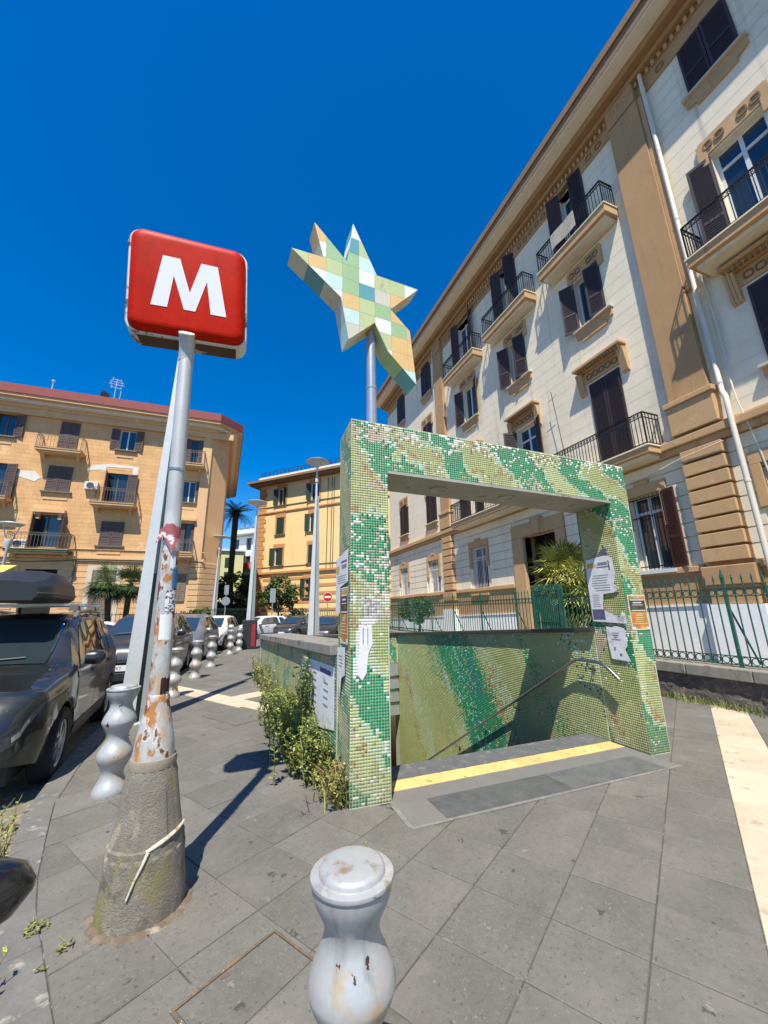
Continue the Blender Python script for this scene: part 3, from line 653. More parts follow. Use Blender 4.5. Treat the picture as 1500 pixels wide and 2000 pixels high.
# ------------------------------------------------------------------ building kit
def wallgrid(mb, fr, u0, u1, z0, z1, holes, depth=.25, mi=0, n=0., grooves=(), gap=.012, mrev=None, reveal=True):
    U = sorted(set([u0, u1] + [x for h in holes for x in h[:2] if u0 < x < u1])); G = [(g - gap, g + gap) for g in grooves if z0 < g < z1]
    Z = sorted(set([z0, z1] + [x for h in holes for x in h[2:4] if z0 < x < z1] + [x for g in G for x in g]))
    for a, b in zip(U, U[1:]):
        zs = None
        for c, d in zip(Z, Z[1:]):
            um, zm = (a + b) / 2, (c + d) / 2
            if any(h[0] < um < h[1] and h[2] < zm < h[3] for h in holes): continue
            ng = n - gap * 1.1 if any(g[0] < zm < g[1] for g in G) else n
            mb.quad(fr(a, c, ng), fr(b, c, ng), fr(b, d, ng), fr(a, d, ng), mi)
    if reveal:
        for h in holes:
            a, b, c, d = max(h[0], u0), min(h[1], u1), max(h[2], z0), min(h[3], z1)
            if a >= b or c >= d: continue
            k = mi if mrev is None else mrev
            for p, q in (((a, c), (b, c)), ((b, c), (b, d)), ((b, d), (a, d)), ((a, d), (a, c))):
                mb.quad(fr(p[0], p[1], n), fr(q[0], q[1], n), fr(q[0], q[1], n - depth), fr(p[0], p[1], n - depth), k)
    for g in G:   # groove shoulders
        for zz in g: mb.quad(fr(u0, zz, n), fr(u1, zz, n), fr(u1, zz, n - gap * 1.1), fr(u0, zz, n - gap * 1.1), mi) if not holes else None
def shutter(fr, uh, sgn, w, z0, z1, ang, m, parent, slat=.075, n0=.03):
    """one louvred leaf hinged at u=uh; sgn=+1 when the closed leaf runs to higher u"""
    a = math.radians(ang); du, dn = math.cos(a) * sgn, math.sin(a)
    nb = Vector((-math.sin(a) * sgn, math.cos(a)))
    def lf(x, z, t): return fr(uh + du * x + nb.x * t, z, n0 + dn * x + nb.y * t)
    mb = MB(); s = .065; t = .022
    mb.box(0, s, z0, z1, -t, t, lf).box(w - s, w, z0, z1, -t, t, lf)
    h = z1 - z0; rails = [z0, z0 + h * .36, z1 - .09] if h > 1.4 else [z0, z1 - .09]
    for r in rails: mb.box(s, w - s, r, r + .09, -t, t, lf)
    z = z0 + .10
    while z < z1 - .11:
        if not any(r - .03 < z < r + .09 for r in rails):
            mb.hexa([lf(s, z + .035, -.018), lf(w - s, z + .035, -.018), lf(w - s, z + .047, -.018), lf(s, z + .047, -.018), lf(s, z, .018), lf(w - s, z, .018), lf(w - s, z + .012, .018), lf(s, z + .012, .018)])
        z += slat
    mb.box(s, w - s, z0 + .05, z1 - .05, -.003, .003, lf)
    return mb.build('shutter', m, parent)
def window(fr, B, u0, u1, z0, z1, depth=.22, frame=None, pane=None, leaves=None, shm=None, slat=.075, bars=1, transom=None, fw=.07, grille=None):
    """window part with panes and shutters as sub-parts"""
    mb = MB(); d = -depth + .03
    for a, b, c, e in ((u0, u0 + fw, z0, z1), (u1 - fw, u1, z0, z1), (u0 + fw, u1 - fw, z0, z0 + fw), (u0 + fw, u1 - fw, z1 - fw, z1)): mb.box(a, b, c, e, d - .03, d + .03, fr)
    um = (u0 + u1) / 2
    if bars: mb.box(um - fw * .6, um + fw * .6, z0 + fw, z1 - fw, d - .028, d + .033, fr)
    if transom: mb.box(u0 + fw, u1 - fw, transom - .04, transom + .04, d - .027, d + .035, fr)
    o = mb.build('window', frame, B)
    for a, b in ((u0 + fw, um - fw * .6), (um + fw * .6, u1 - fw)) if bars else ((u0 + fw, u1 - fw),):
        MB().quad(fr(a, z0 + fw, d), fr(b, z0 + fw, d), fr(b, z1 - fw, d), fr(a, z1 - fw, d)).build('pane', pane, o)
    if leaves:
        w = (u1 - u0) / 2
        for uh, sg, an in ((u0, 1, leaves[0]), (u1, -1, leaves[1])):
            if an is not None: shutter(fr, uh, sg, w - .01, z0 + .02, z1 - .02, an, shm, o, slat)
    if grille:
        g = MB(); k = int((u1 - u0) / .11)
        for i in range(1, k): g.tube([fr(u0 + (u1 - u0) * i / k, z0 + .02, -.03), fr(u0 + (u1 - u0) * i / k, z1 - .02, -.03)], .009, 5)
        for zz in (z0 + .1, z0 + (z1 - z0) * .7, z1 - .1): g.box(u0, u1, zz, zz + .03, -.045, -.025, fr)
        g.build('grille', grille, o, kind='stuff')
    return o
def ringset(mb, fr, us, z, n, r=.10, t=.03, d=.03):
    for u in us:
        R = []
        for rr, nn in ((r, n), (r, n + d), (r - t, n + d), (r - t, n)):
            R.append([fr(u + rr * math.copysign(abs(math.cos(a)) ** .6, math.cos(a)), z + rr * math.copysign(abs(math.sin(a)) ** .6, math.sin(a)), nn) for a in [2 * math.pi * k / 12 for k in range(12)]])
        mb.rings(R, 0, False, False)
def balcony(fr, B, u0, u1, z, dep, m_edge, m_under, m_rail, step=.115, h=1.02, th=.22, bow=.035):
    s = MB().box(u0, u1, z - th, z, 0.02, dep, fr).build('balcony', m_edge, B, bevel=.015)
    MB().box(u0 + .12, u1 - .12, z - th - .10, z - th + .001, .02, dep - .12, fr).build('under_moulding', m_under, s)
    MB().box(u0 - .03, u1 + .03, z - .004, z + .035, .02, dep + .04, fr).build('slab_edge', m_under, s)
    r = MB(); d = dep - .04
    a, b = u0 + .04, u1 - .04
    for zz, t in ((z + .10, .014), (z + h - .15, .010), (z + h, .022)):
        r.box(a - t, a + t, zz - .012, zz + .012, .02, d, fr).box(b - t, b + t, zz - .012, zz + .012, .02, d, fr).box(a, b, zz - .012, zz + .012, d - t, d + t, fr)
    r.build('rails', m_rail, s, kind='stuff')
    q = MB(); n = int((b - a) / step)
    def bar(u, nn, t=.009): q.box(u - t, u + t, z + .03, z + h, nn - t, nn + t, fr)
    for i in range(n + 1): bar(a + (b - a) * i / n, d, .016 if i in (0, n) else .008)
    k = max(2, int(d / step))
    for i in range(k):
        for e in (a, b): bar(e, .03 + (d - .03) * i / k)
    for i in range(n):
        u = a + (b - a) * (i + .5) / n; R = []
        for rr, nn in ((.045, d - .006), (.045, d + .006), (.033, d + .006), (.033, d - .006)):
            R.append([fr(u + rr * math.cos(2 * math.pi * j / 8), z + h - .075 + rr * math.sin(2 * math.pi * j / 8), nn) for j in range(8)])
        q.rings(R, 0, False, False)
    q.build('balusters', m_rail, s, kind='stuff')
    return s
def ac_unit(fr, B, u, z, n=.02):
    s = MB().box(u, u + .75, z, z + .52, n, n + .28, fr).build('ac_unit', mat('ac_white', (.62, .62, .59), .5, var=.06), B, bevel=.02)
    R = []
    for rr, nn in ((.21, n + .281), (.21, n + .292), (.06, n + .292), (.05, n + .285)):
        R.append([fr(u + .33 + rr * math.cos(2 * math.pi * k / 20), z + .26 + rr * math.sin(2 * math.pi * k / 20), nn) for k in range(20)])
    MB().rings(R).build('fan_grille', mat('ac_dark', (.06, .06, .06), .6), s)
# ------------------------------------------------------------------ cream and tan apartment building on the right
M_cream = mat('cream_plaster', (.80, .71, .54), .9, var=.07, vs=.7, bump=.25, bs=30, spots=[((.62, .56, .46), .9, .62, .2, .35), ((.52, .46, .37), 3.2, .60, .25, .05)])
M_tan = mat('tan_plaster', (.44, .265, .125), .9, var=.07, vs=1.1, bump=.25, bs=35, spots=[((.34, .195, .09), 1.5, .62, .2, .5), ((.30, .18, .085), 4., .60, .25, .06)])
M_tan2 = mat('tan_trim', (.52, .325, .16), .85, var=.08, vs=2, bump=.2, spots=[((.36, .22, .11), 3.5, .60, .25, .12), ((.58, .42, .26), 5, .66, .15, 1)])
M_white = mat('white_plaster', (.84, .84, .83), .9, var=.05, vs=1.2, bump=.5, bs=18, bd=.01)
M_brown = mat('fascia_brown', (.24, .14, .07), .8, var=.12, vs=3)
M_shut = mat('shutter_brown', (.042, .024, .022), .55, var=.15, vs=4, bump=.1)
M_shutr = mat('shutter_red_brown', (.075, .022, .016), .5, var=.15, vs=4, bump=.1)
M_wfr = mat('window_white', (.66, .66, .64), .5, var=.05)
M_pane = glass('pane_glass', (.02, .035, .05))
M_iron = mat('black_iron', (.012, .012, .013), .5, .3, var=.1)
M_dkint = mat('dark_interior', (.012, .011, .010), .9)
RF = Fr((11, 0, 0), (0, 1, 0), (-1, 0, 0))
RB = thing('apartment_building', 'cream apartment building with tan pilasters and brown shutters behind the portal', 'building', (11, 11, 0))
CC = [7.93, 11.73, 15.6]
H1 = [(c - .56, c + .56, 5.95, 9.05) for c in CC] + [(19.72, 21.0, 6.75, 8.8), (23.8, 25.2, 6.75, 8.9), (2.8, 3.97, 6.9, 9.0)]
H2 = [(c - .53, c + .53, 11.27, 13.3) for c in CC] + [(19.75, 21.0, 11.3, 13.35), (23.85, 25.2, 11.3, 13.35), (2.82, 3.92, 10.15, 13.2)]
H3 = [(c - .53, c + .53, 14.5, 17.7) for c in CC] + [(19.6, 20.95, 15.45, 17.75), (23.8, 25.2, 15.45, 17.75), (2.77, 3.96, 15.48, 17.3)]
UP = H1 + H2 + H3
GR = [5.95 + .435 * k for k in range(1, 27)]
w_ = MB(); wallgrid(w_, RF, -8, 27.3, 5.6, 17.3, UP, .25, 0, 0, GR, .0045)
w_.build('upper_wall', M_cream, RB)
G0 = [(6.9, 7.85, 2.57, 4.75), (10.8, 12.55, -.2, 4.43), (15.2, 16.4, 2.32, 4.55), (19.8, 21.1, 2.5, 4.45), (24.15, 25.4, 2.5, 4.42), (3.35, 4.6, 2.6, 4.72)]
w_ = MB(); wallgrid(w_, RF, -8, 27.3, -.2, 5.6, G0, .3, 0, -.03)
w_.build('ground_floor_wall', M_cream, RB)
w_ = MB(); wallgrid(w_, RF, -8, 27.3, 17.3, 18.3, UP, .3, 0, .04); w_.quad(RF(-8, 17.3, 0), RF(27.3, 17.3, 0), RF(27.3, 17.3, .04), RF(-8, 17.3, .04))
w_.build('frieze', M_tan, RB)
MB().quad(RF(27.3, 0, -.03), RF(27.3, 19, -.03), RF(27.3, 19, -13), RF(27.3, 0, -13)).quad(RF(-8, 0, 0), RF(-8, 19, 0), RF(-8, 19, -13), RF(-8, 0, -13)).quad(RF(-8, 18.9, .3), RF(27.6, 18.9, .3), RF(27.6, 18.9, -13), RF(-8, 18.9, -13)).quad(RF(-8, 0, -13), RF(27.3, 0, -13), RF(27.3, 19, -13), RF(-8, 19, -13)).build('back_walls', M_cream, RB)
# courses of the ground floor: every stone strip is a piece of its own
PIL = [(5.13, 6.08), (18.0, 18.95)]
SUR = [(6.68, 8.05, 2.5, 5.05), (10.35, 13.25, -.2, 5.1), (14.95, 16.65, 2.2, 4.95), (19.55, 21.35, 2.4, 4.8), (23.9, 25.65, 2.4, 4.8), (3.1, 4.75, 2.5, 5.05)]
CZ = [2.58 + .371 * k for k in range(9)]
for k in range(8):
    z0, z1 = CZ[k] + .017, CZ[k + 1] - .017
    cuts = sorted([(s[0], s[1]) for s in SUR if s[2] < (z0 + z1) / 2 < s[3]] + PIL + [(27.3, 30)])
    u = -3.
    for a, b in cuts:
        while u < a - .05:
            e = min(a, u + 5.2)
            MB().box(u, e - .002, z0, z1, -.028, .02, RF).build('stone_course', M_cream, RB); u = e
        u = max(u, b)
for a, b in PIL:
    for k in range(8): MB().box(a, b, CZ[k] + .03, CZ[k + 1] - .03, -.03, .24, RF).build('pilaster_block', M_tan2, RB, bevel=.014)
    MB().box(a + .08, b - .08, 2.5, 5.6, -.03, .10, RF).build('pilaster_core', M_tan, RB)
    MB().box(a, b, 6.95, 17.28, -.01, .20, RF).build('pilaster', M_tan, RB)
    MB().box(a - .08, b + .08, 6.0, 6.80, -.01, .27, RF).box(a - .13, b + .13, 6.80, 6.95, -.01, .32, RF).build('pilaster_base', M_tan2, RB, bevel=.02)
    MB().box(a - .07, b + .07, 2.05, 2.50, -.01, .3, RF).box(a, b, 1.62, 2.05, -.01, .26, RF).build('pilaster_plinth', M_tan, RB, bevel=.02); MB().box(a - .09, b + .09, .2, 1.615, -.01, .31, RF).build('white_socle', M_white, RB)
    MB().box(a, b, 17.3, 18.2, .045, .24, RF).build('pilaster_cap', M_tan, RB)
    q = MB(); ringset(q, RF, [a + .2, a + .47, a + .74], 17.75, .24, .11, .03, .02); q.build('rosettes', M_tan2, RB, kind='stuff')
MB().box(4.99, 5.12, 9.9, 17.28, -.01, .13, RF).build('pilaster_strip', M_tan2, RB)
MB().box(-8, 27.4, 5.56, 5.72, -.03, .16, RF).box(-8, 27.4, 5.72, 5.92, -.03, .26, RF).box(-8, 27.4, 5.92, 6.0, -.03, .14, RF).build('string_course', M_tan2, RB, bevel=.02)
for a, b in ((-8, 5.05), (6.16, 10.33), (13.27, 17.9), (19.05, 27.35)):
    MB().box(a, b, 2.42, 2.57, -.03, .13, RF).build('plinth_moulding', M_tan2, RB, bevel=.015)
    MB().box(a, b, .3, 2.42, -.03, .06, RF).build('plinth', M_tan, RB)
    tz = lambda u: 1.60 - .030 * (u - 6)
    MB().prism([(a, .0), (b, .0), (b, tz(b)), (a, tz(a))], .0, .10, RF).build('white_socle', M_white, RB)
    MB().prism([(a, tz(a)), (b, tz(b)), (b, tz(b) + .05), (a, tz(a) + .05)], .0, .13, RF).build('socle_ledge', M_white, RB)
# cornice
MB().box(-8, 27.9, 18.52, 19.22, .62, 1.0, RF).build('eaves_fascia', M_brown, RB)
MB().box(-8, 27.9, 18.95, 19.26, .9, 1.06, RF).build('gutter', M_brown, RB)
MB().box(-8, 27.8, 18.47, 18.515, .50, .985, RF).build('eaves_soffit', mat('soffit_cream', (.86, .80, .66), .9, var=.05, vs=2), RB)
MB().box(-8, 27.7, 18.22, 18.5, .0, .52, RF).box(-8, 27.6, 18.02, 18.22, .0, .27, RF).build('cornice_moulding', mat('moulding_brown', (.38, .22, .10), .9, var=.1), RB, bevel=.03)
q = MB(); u = -2.
while u < 27.2: q.box(u, u + .085, 17.82, 18.02, .04, .12, RF); u += .19
q.build('dentils', M_tan2, RB, kind='stuff')
q = MB()
for a, b in ((6.4, 7.2), (8.75, 10.95), (12.5, 14.8), (16.4, 17.7), (4.1, 4.7), (.4, 2.6), (21.2, 23.6)):
    n = int((b - a) / .34); ringset(q, RF, [a + (b - a) * (i + .5) / n for i in range(n)], 17.56, .04, .12, .035, .025)
q.build('frieze_rings', M_brown, RB, kind='stuff')
# window furniture
def lintel(c, z, w=1.0):
    o = MB().box(c - w * .86, c + w * .86, z, z + .52, -.005, .05, RF).box(c - w * .92, c - w * .68, z - .3, z + .45, -.005, .07, RF).box(c + w * .68, c + w * .92, z - .3, z + .45, -.005, .07, RF).build('window_head', M_tan2, RB)
    q = MB(); ringset(q, RF, [c - .52, c - .25, c + .25, c + .52], z + .26, .05, .11, .035, .03); q.build('head_rings', M_brown, o, kind='stuff')
def sill(c, z, w=.76):
    o = MB().box(c - w, c + w, z - .07, z, .0, .17, RF).build('window_sill', mat('sill_stone', (.52, .47, .38), .8, var=.1), RB, bevel=.01)
    MB().prism([(c - w + .04, z - .07), (c + w - .04, z - .07), (c + w - .04, z - .32), (c + w * .62, z - .40), (c + w * .62, z - .52), (c - w * .62, z - .52), (c - w * .62, z - .40), (c - w + .04, z - .32)], .0, .07, RF).build('apron', M_tan2, o)
def hood(c, z, w=.82):
    o = MB().box(c - w - .1, c + w + .1, z + .52, z + .62, .0, .34, RF).box(c - w, c + w, z + .42, z + .52, .0, .24, RF).box(c - w + .08, c + w - .08, z, z + .42, .0, .05, RF).build('window_hood', M_tan2, RB, bevel=.012)
    for s in (-1, 1):
        uc = c + s * (w - .02)
        for j in (-1, 0, 1): MB().prism([(.0, z + .42), (.22, z + .42), (.18, z + .15), (.10, z - .35), (.0, z - .42)], uc + j * .075 - .032, uc + j * .075 + .032, lambda a, b, d: RF(d, b, a)).build('hood_bracket', M_tan2, o)
    q = MB(); ringset(q, RF, [c - .48, c - .24, c, c + .24, c + .48], z + .2, .05, .105, .035, .03)
    for i in range(14): q.box(c - w + .06 + i * (2 * w - .12) / 13.6, c - w + .12 + i * (2 * w - .12) / 13.6, z + .40, z + .47, .2, .28, RF)
    q.build('hood_rings', M_brown, o, kind='stuff')
LV = {(0, 1): (0, 0), (1, 1): (155, 120), (2, 1): (0, 150), (3, 1): (6, 6), (4, 1): (6, 6), (5, 1): (2, 2),
      (0, 2): (18, 152), (1, 2): (25, 150), (2, 2): (158, 155), (3, 2): (4, 4), (4, 2): (4, 4), (5, 2): (None, 168),
      (0, 3): (12, 160), (1, 3): (40, 160), (2, 3): (150, 160), (3, 3): (2, 2), (4, 3): (2, 2), (5, 3): (4, 2)}
for fl, HH in ((1, H1), (2, H2), (3, H3)):
    for i, (a, b, z0, z1) in enumerate(HH):
        c = (a + b) / 2; far = i in (3, 4)
        window(RF, RB, a, b, z0, z1, .24, M_wfr, M_pane, LV[(i, fl)], M_shut, .11 if far else .072, 1, z1 - .55 if (fl != 2 or i == 5) and not far else None)
        if fl == 1 and i < 3: hood(c, z1 + .08)
        elif fl == 2 or far: lintel(c, z1 + .06, .8 if i < 3 else .85)
        if not (i < 3 and fl in (1, 3)) and not (i == 5 and fl == 2): sill(c, z0)
        if fl == 1 and i == 5: hood(c, z1 + .08)
balcony(RF, RB, 6.5, 17.05, 5.88, .72, M_tan2, M_cream, M_iron, th=.2)
for c in CC: balcony(RF, RB, c - 1.5, c + 1.5, 14.45, .62, M_tan2, M_cream, M_iron, th=.32)
balcony(RF, RB, 1.2, 4.62, 10.12, .82, M_tan2, M_cream, M_iron, th=.24)
# cloth over a top-floor railing, written notices on it are not legible
pn = MB().add([RF(8.6 - .22 * k, 14.75 + .04 * math.sin(k * 1.3), .66 + .012 * math.sin(k * 2.1)) for k in range(6)] + [RF(8.6 - .22 * k, 15.42, .66 + .012 * math.sin(k * 1.7)) for k in range(6)], [(k, k + 1, k + 7, k + 6) for k in range(5)]).build('reed_screen', mat('reed', (.42, .38, .30), .9, var=.25, vs=14, bump=.4), None)
tag(pn, 'pale reed screen tied to the top balcony railing nearest the tan pilaster', 'screen')
sd = pn.modifiers.new('thick', 'SOLIDIFY'); sd.thickness = .012
# ground-floor openings
for (a, b, z0, z1), kd in zip(G0, ('shut', 'door', 'gr', 'gr', 'gr', 'gr2')):
    if kd == 'door': continue
    c = (a + b) / 2
    window(RF, RB, a, b, z0, z1, .26, M_wfr, M_pane, (162, None) if kd == 'shut' else None, M_shutr, .06, 1, z1 - .5, grille=(M_iron if kd in ('shut', 'gr2') else M_wfr))
    s = MB(); t = .2
    for x0, x1, y0, y1 in ((a - t, a, z1 - 1.0, z1), (b, b + t, z1 - 1.0, z1), (a - t, b + t, z1, z1 + .3)): s.box(x0, x1, y0, y1, -.03, .06, RF)
    s.box(c - .22, c + .22, z1 + .3, z1 + .42, -.03, .08, RF).build('window_surround', M_tan2, RB, bevel=.01)
    MB().box(a - .1, b + .1, z0 - .10, z0, -.03, .16, RF).build('window_sill', M_wfr if kd == 'shut' else M_tan2, RB)
po = MB().box(10.38, 10.8, 0, 4.43, -.03, .12, RF).box(12.55, 13.22, 0, 4.43, -.03, .12, RF).box(10.38, 13.22, 4.43, 4.98, -.03, .12, RF).build('street_door', M_tan2, RB, bevel=.03)
MB().prism([(11.5, 4.43), (11.85, 4.43), (11.93, 5.08), (11.42, 5.08)], .0, .2, RF).build('keystone', M_tan2, po)
for a, b in ((10.8, 11.67), (11.685, 12.55)):
    d = MB().box(a, b, .2, 3.55, -.62, -.55, RF).build('door_leaf', mat('door_wood', (.03, .016, .011), .45, var=.2, vs=5), po)
    for z0, z1 in ((.4, 1.3), (1.45, 2.3), (2.45, 3.4)): MB().box(a + .12, b - .12, z0, z1, -.55, -.525, RF).build('door_panel', MATS['door_wood'], d, bevel=.01)
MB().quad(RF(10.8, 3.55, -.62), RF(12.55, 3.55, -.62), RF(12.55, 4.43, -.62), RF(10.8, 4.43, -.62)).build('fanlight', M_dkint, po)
q = MB()
for i in range(9): q.box(10.86 + i * .2, 10.885 + i * .2, 3.58, 4.4, -.5, -.48, RF)
ringset(q, RF, [10.98 + .2 * i for i in range(8)], 4.0, -.5, .09, .02, .02); q.box(10.8, 12.55, 3.55, 3.62, -.52, -.46, RF); q.build('fanlight_iron', M_iron, po, kind='stuff')
for sgn, u in ((1, 10.8), (-1, 12.55)): MB().quad(RF(u, 0, -.03), RF(u, 4.43, -.03), RF(u, 4.43, -.65), RF(u, 0, -.65)).build('door_reveal', M_tan, po)
# rain pipes and cables
M_pipe = mat('cream_pipe', (.63, .59, .50), .6, var=.06)
def pipe(fr, B, u, z1, z0, n, m, r=.055, kink=None):
    pts = [fr(u, z1, n)] + ([fr(u, kink + .25, n), fr(u - .10, kink, n + .12), fr(u - .10, kink - .3, n + .14)] if kink else []) + [fr(u - (.1 if kink else 0), z0, n + (.14 if kink else 0))]
    o = MB().tube(pts, r, 12).build('rain_pipe', m, B, smooth=True)
    z = z1 - 1
    while z > z0 + 1: MB().lathe([(r + .008, 0), (r + .008, .06)], tuple(fr(u - (.1 if kink and z < kink else 0), z, n + (.14 if kink and z < kink else 0))), 12).build('pipe_joint', m, o); z -= 2.6
pipe(RF, RB, 4.90, 18.3, .4, .14, M_pipe, .058, 6.45)
pipe(RF, RB, 19.12, 18.2, .4, .10, M_pipe, .05)
MB().tube([RF(4.72, 10.3, .05), RF(4.70, 8.5, .06), RF(4.72, 6.9, .05), RF(4.6, 6.3, .30), RF(4.55, 5.2, .06), RF(4.45, 3.9, .05)], .018, 6).build('cable_duct', M_pipe, RB, smooth=True)
MB().tube([RF(5.05, 5.42, .30), RF(6.1, 5.34, .27), RF(7.2, 5.22, .06), RF(9.8, 5.16, .05), RF(13, 5.18, .05)], .014, 6).build('cable', M_pipe, RB, smooth=True)
# small aerial mast on the wall
MB().tube([RF(9.75, 6.9, .2), RF(9.95, 9.6, .25)], .012, 5).tube([RF(9.7, 9.35, .25), RF(10.15, 9.25, .25)], .008, 5).tube([RF(9.68, 6.9, .03), RF(9.75, 6.9, .2)], .01, 5).build('wall_aerial', M_iron, RB)

# ------------------------------------------------------------------ garden wall and green railing in front of it
M_rough = mat('rough_stone', (.135, .115, .095), .95, var=.3, vs=9, bump=1., bs=22, bd=.05, spots=[((.22, .19, .16), 11, .6, .1, 1)])
M_capst = mat('wall_cap', (.235, .215, .18), .9, var=.2, vs=6, bump=.4, bs=50, spots=[((.13, .125, .1), 5, .6, .12, 1)])
gw_ = thing('garden_wall', 'low rough stone wall with flat capping under the green railing', 'wall', (7.65, 10, 0))
rw = MB(); rq = np.random.RandomState(5); Ys = np.arange(-2, 21.01, .055); Zs = np.linspace(-.02, .43, 10)
def rx(y, z): return 7.50 + .035 * (fbm(np.array([y * 11.]), np.array([z * 13.]), 3, 3)[0] - .5) * 2.2
vs = [(rx(y, z), y, z) for y in Ys for z in Zs]; nz = len(Zs)
rw.add(vs, [(i * nz + j, i * nz + j + 1, (i + 1) * nz + j + 1, (i + 1) * nz + j) for i in range(len(Ys) - 1) for j in range(nz - 1)])
rw.build('rough_face', M_rough, gw_, smooth=True, sharp=180)
MB().box(7.545, 7.9, -2, 21, -.02, .44).build('wall_core', M_rough, gw_)
y = -1.9
while y < 21: MB().box(7.44, 7.93, y, y + .955, .44, .62).build('capping_stone', M_capst, gw_, bevel=.015); y += .965
MB().box(7.9, 11.1, -2, 27, -.05, .30).build('courtyard', MATS['gutter_dirt'], gw_)
M_green = mat('green_paint', (.014, .098, .066), .45, var=.15, vs=12, bump=.1, spots=[((.05, .17, .12), 8, .62, .08, 1)])
M_dgreen = mat('dark_green_paint', (.012, .075, .052), .5, var=.15, vs=10)
fen = thing('railing', 'green iron railing with rings standing on the low garden wall', 'fence', (7.67, 10, .62))
FX = 7.67; FZ0, FZ1 = .62, 2.02
gate_y = (7.70, 8.62)
def ring_mesh():
    q = MB(); R = []
    for rr, nn in ((.058, -.006), (.058, .006), (.047, .006), (.047, -.006)): R.append([Vector((nn, rr * math.cos(2 * math.pi * k / 14), rr * math.sin(2 * math.pi * k / 14))) for k in range(14)])
    q.rings(R + [R[0]], 0, False, False); me = bpy.data.meshes.new('ring'); me.from_pydata(q.v, [], q.f); me.materials.append(M_dgreen); return me
RM = ring_mesh()
bq = MB().box(-.008, .008, -.008, .008, .0, 1.36); bq.add([(-.014, -.014, 1.36), (.014, -.014, 1.36), (.014, .014, 1.36), (-.014, .014, 1.36), (0, 0, 1.45)], [(0, 1, 4), (1, 2, 4), (2, 3, 4), (3, 0, 4), (3, 2, 1, 0)])
BMsh = bpy.data.meshes.new('bar'); BMsh.from_pydata(bq.v, [], bq.f); BMsh.materials.append(M_green)
def sub(me, name, loc, parent):
    o = link(me, name, parent); o.location = Vector(loc) - parent.location; return o
y = .6; i = 0; nb_ = 0
while y < 20.4:
    if not (gate_y[0] - .05 < y < gate_y[1] + .05):
        if i % 13 == 0:
            MB().box(FX - .022, FX + .022, y - .022, y + .022, .62, 2.04).add([(FX - .03, y - .03, 2.04), (FX + .03, y - .03, 2.04), (FX + .03, y + .03, 2.04), (FX - .03, y + .03, 2.04), (FX, y, 2.2)], [(0, 1, 4), (1, 2, 4), (2, 3, 4), (3, 0, 4), (3, 2, 1, 0)]).build('post', M_green, fen)
            MB().tube([(FX + .02, y, 1.55), (FX + .45, y - .02, .66)], .016, 6).build('brace', M_green, fen)
        else: sub(BMsh, 'bar', (FX, y, FZ0 + .03), fen); nb_ += 1
        sub(RM, 'ring', (FX, y + .0675, FZ0 + .105), fen)
        sub(RM, 'ring', (FX, y + .0675, 1.80), fen)
    y += .135; i += 1
for z in (FZ0 + .04, FZ0 + .17, 1.735, 1.865):
    for a, b in ((.6, gate_y[0]), (gate_y[1], 20.4)): MB().box(FX - .012, FX + .012, a, b, z - .007, z + .007).build('rail', M_dgreen, fen)
gt = thing('iron_gate', 'taller bright green iron gate beside the palm in the railing', 'gate', (FX, 8.2, .62))
for yy in gate_y: MB().box(FX - .035, FX + .035, yy - .035, yy + .035, .30, 2.15).build('gate_post', M_green, gt)
for z in (.70, 1.25, 1.95, 2.05): MB().box(FX - .015, FX + .015, gate_y[0], gate_y[1], z - .012, z + .012).build('gate_rail', M_green, gt)
for k in range(1, 14):
    yy = gate_y[0] + k * (gate_y[1] - gate_y[0]) / 14; MB().box(FX - .011, FX + .011, yy - .011, yy + .011, .66, 2.2).build('gate_bar', M_green, gt)
for k in range(0, 7):
    yy = gate_y[0] + .06 + k * .15; MB().box(FX + .012, FX + .02, yy, yy + .07, .68, 1.30).build('gate_panel', M_green, gt)
# ------------------------------------------------------------------ left building of tufa blocks
M_tufa = mat('tufa_block', (.67, .395, .178), .95, var=.10, vs=1.2, bump=.5, bs=30, bd=.01, island=.06, spots=[((.55, .34, .17), 2.2, .62, .15, 1), ((.76, .52, .28), 1.2, .62, .15, 1)])
M_tufaj = mat('tufa_joint', (.62, .365, .165), .95, var=.15, vs=3)
M_och = mat('ochre_plaster', (.70, .42, .205), .9, var=.08, vs=.8, bump=.3, bs=25, spots=[((.62, .39, .21), 1., .62, .2, .4), ((.50, .31, .16), 3., .60, .25, .06)])
M_och2 = mat('ochre_band', (.66, .42, .22), .9, var=.10, vs=2., bump=.3)
M_red = mat('roof_red', (.27, .055, .05), .7, var=.12, vs=2)
M_shl = mat('shutter_taupe', (.10, .065, .055), .6, var=.12, vs=3)
M_patch = mat('bare_plaster', (.70, .67, .62), .9, var=.1, vs=3)
M_grey_iron = mat('weathered_iron', (.16, .14, .11), .7, .2, var=.2, vs=6)
LF = Fr((0, 30, 0), (1, 0, 0), (0, -1, 0))
LB = thing('apartment_building', 'ochre tufa apartment building with a dark red roof edge behind the parked cars', 'building', (-9, 30, 0))
LH = [(-15.2, -14.2, 12.94, 14.5), (-11.8, -10.75, 12.15, 14.45), (-8.4, -7.4, 12.85, 14.4), (-4.3, -3.3, 12.15, 14.3),
      (-15.3, -14.1, 8.75, 11.1), (-12.0, -10.7, 9.48, 11.25), (-8.75, -7.5, 8.80, 11.1), (-4.1, -3.2, 9.4, 11.05),
      (-12.25, -10.8, 5.60, 7.9), (-8.6, -7.3, 6.05, 7.7), (-4.0, -3.2, 5.5, 7.85), (-15.6, -14.4, 6.05, 7.7)]
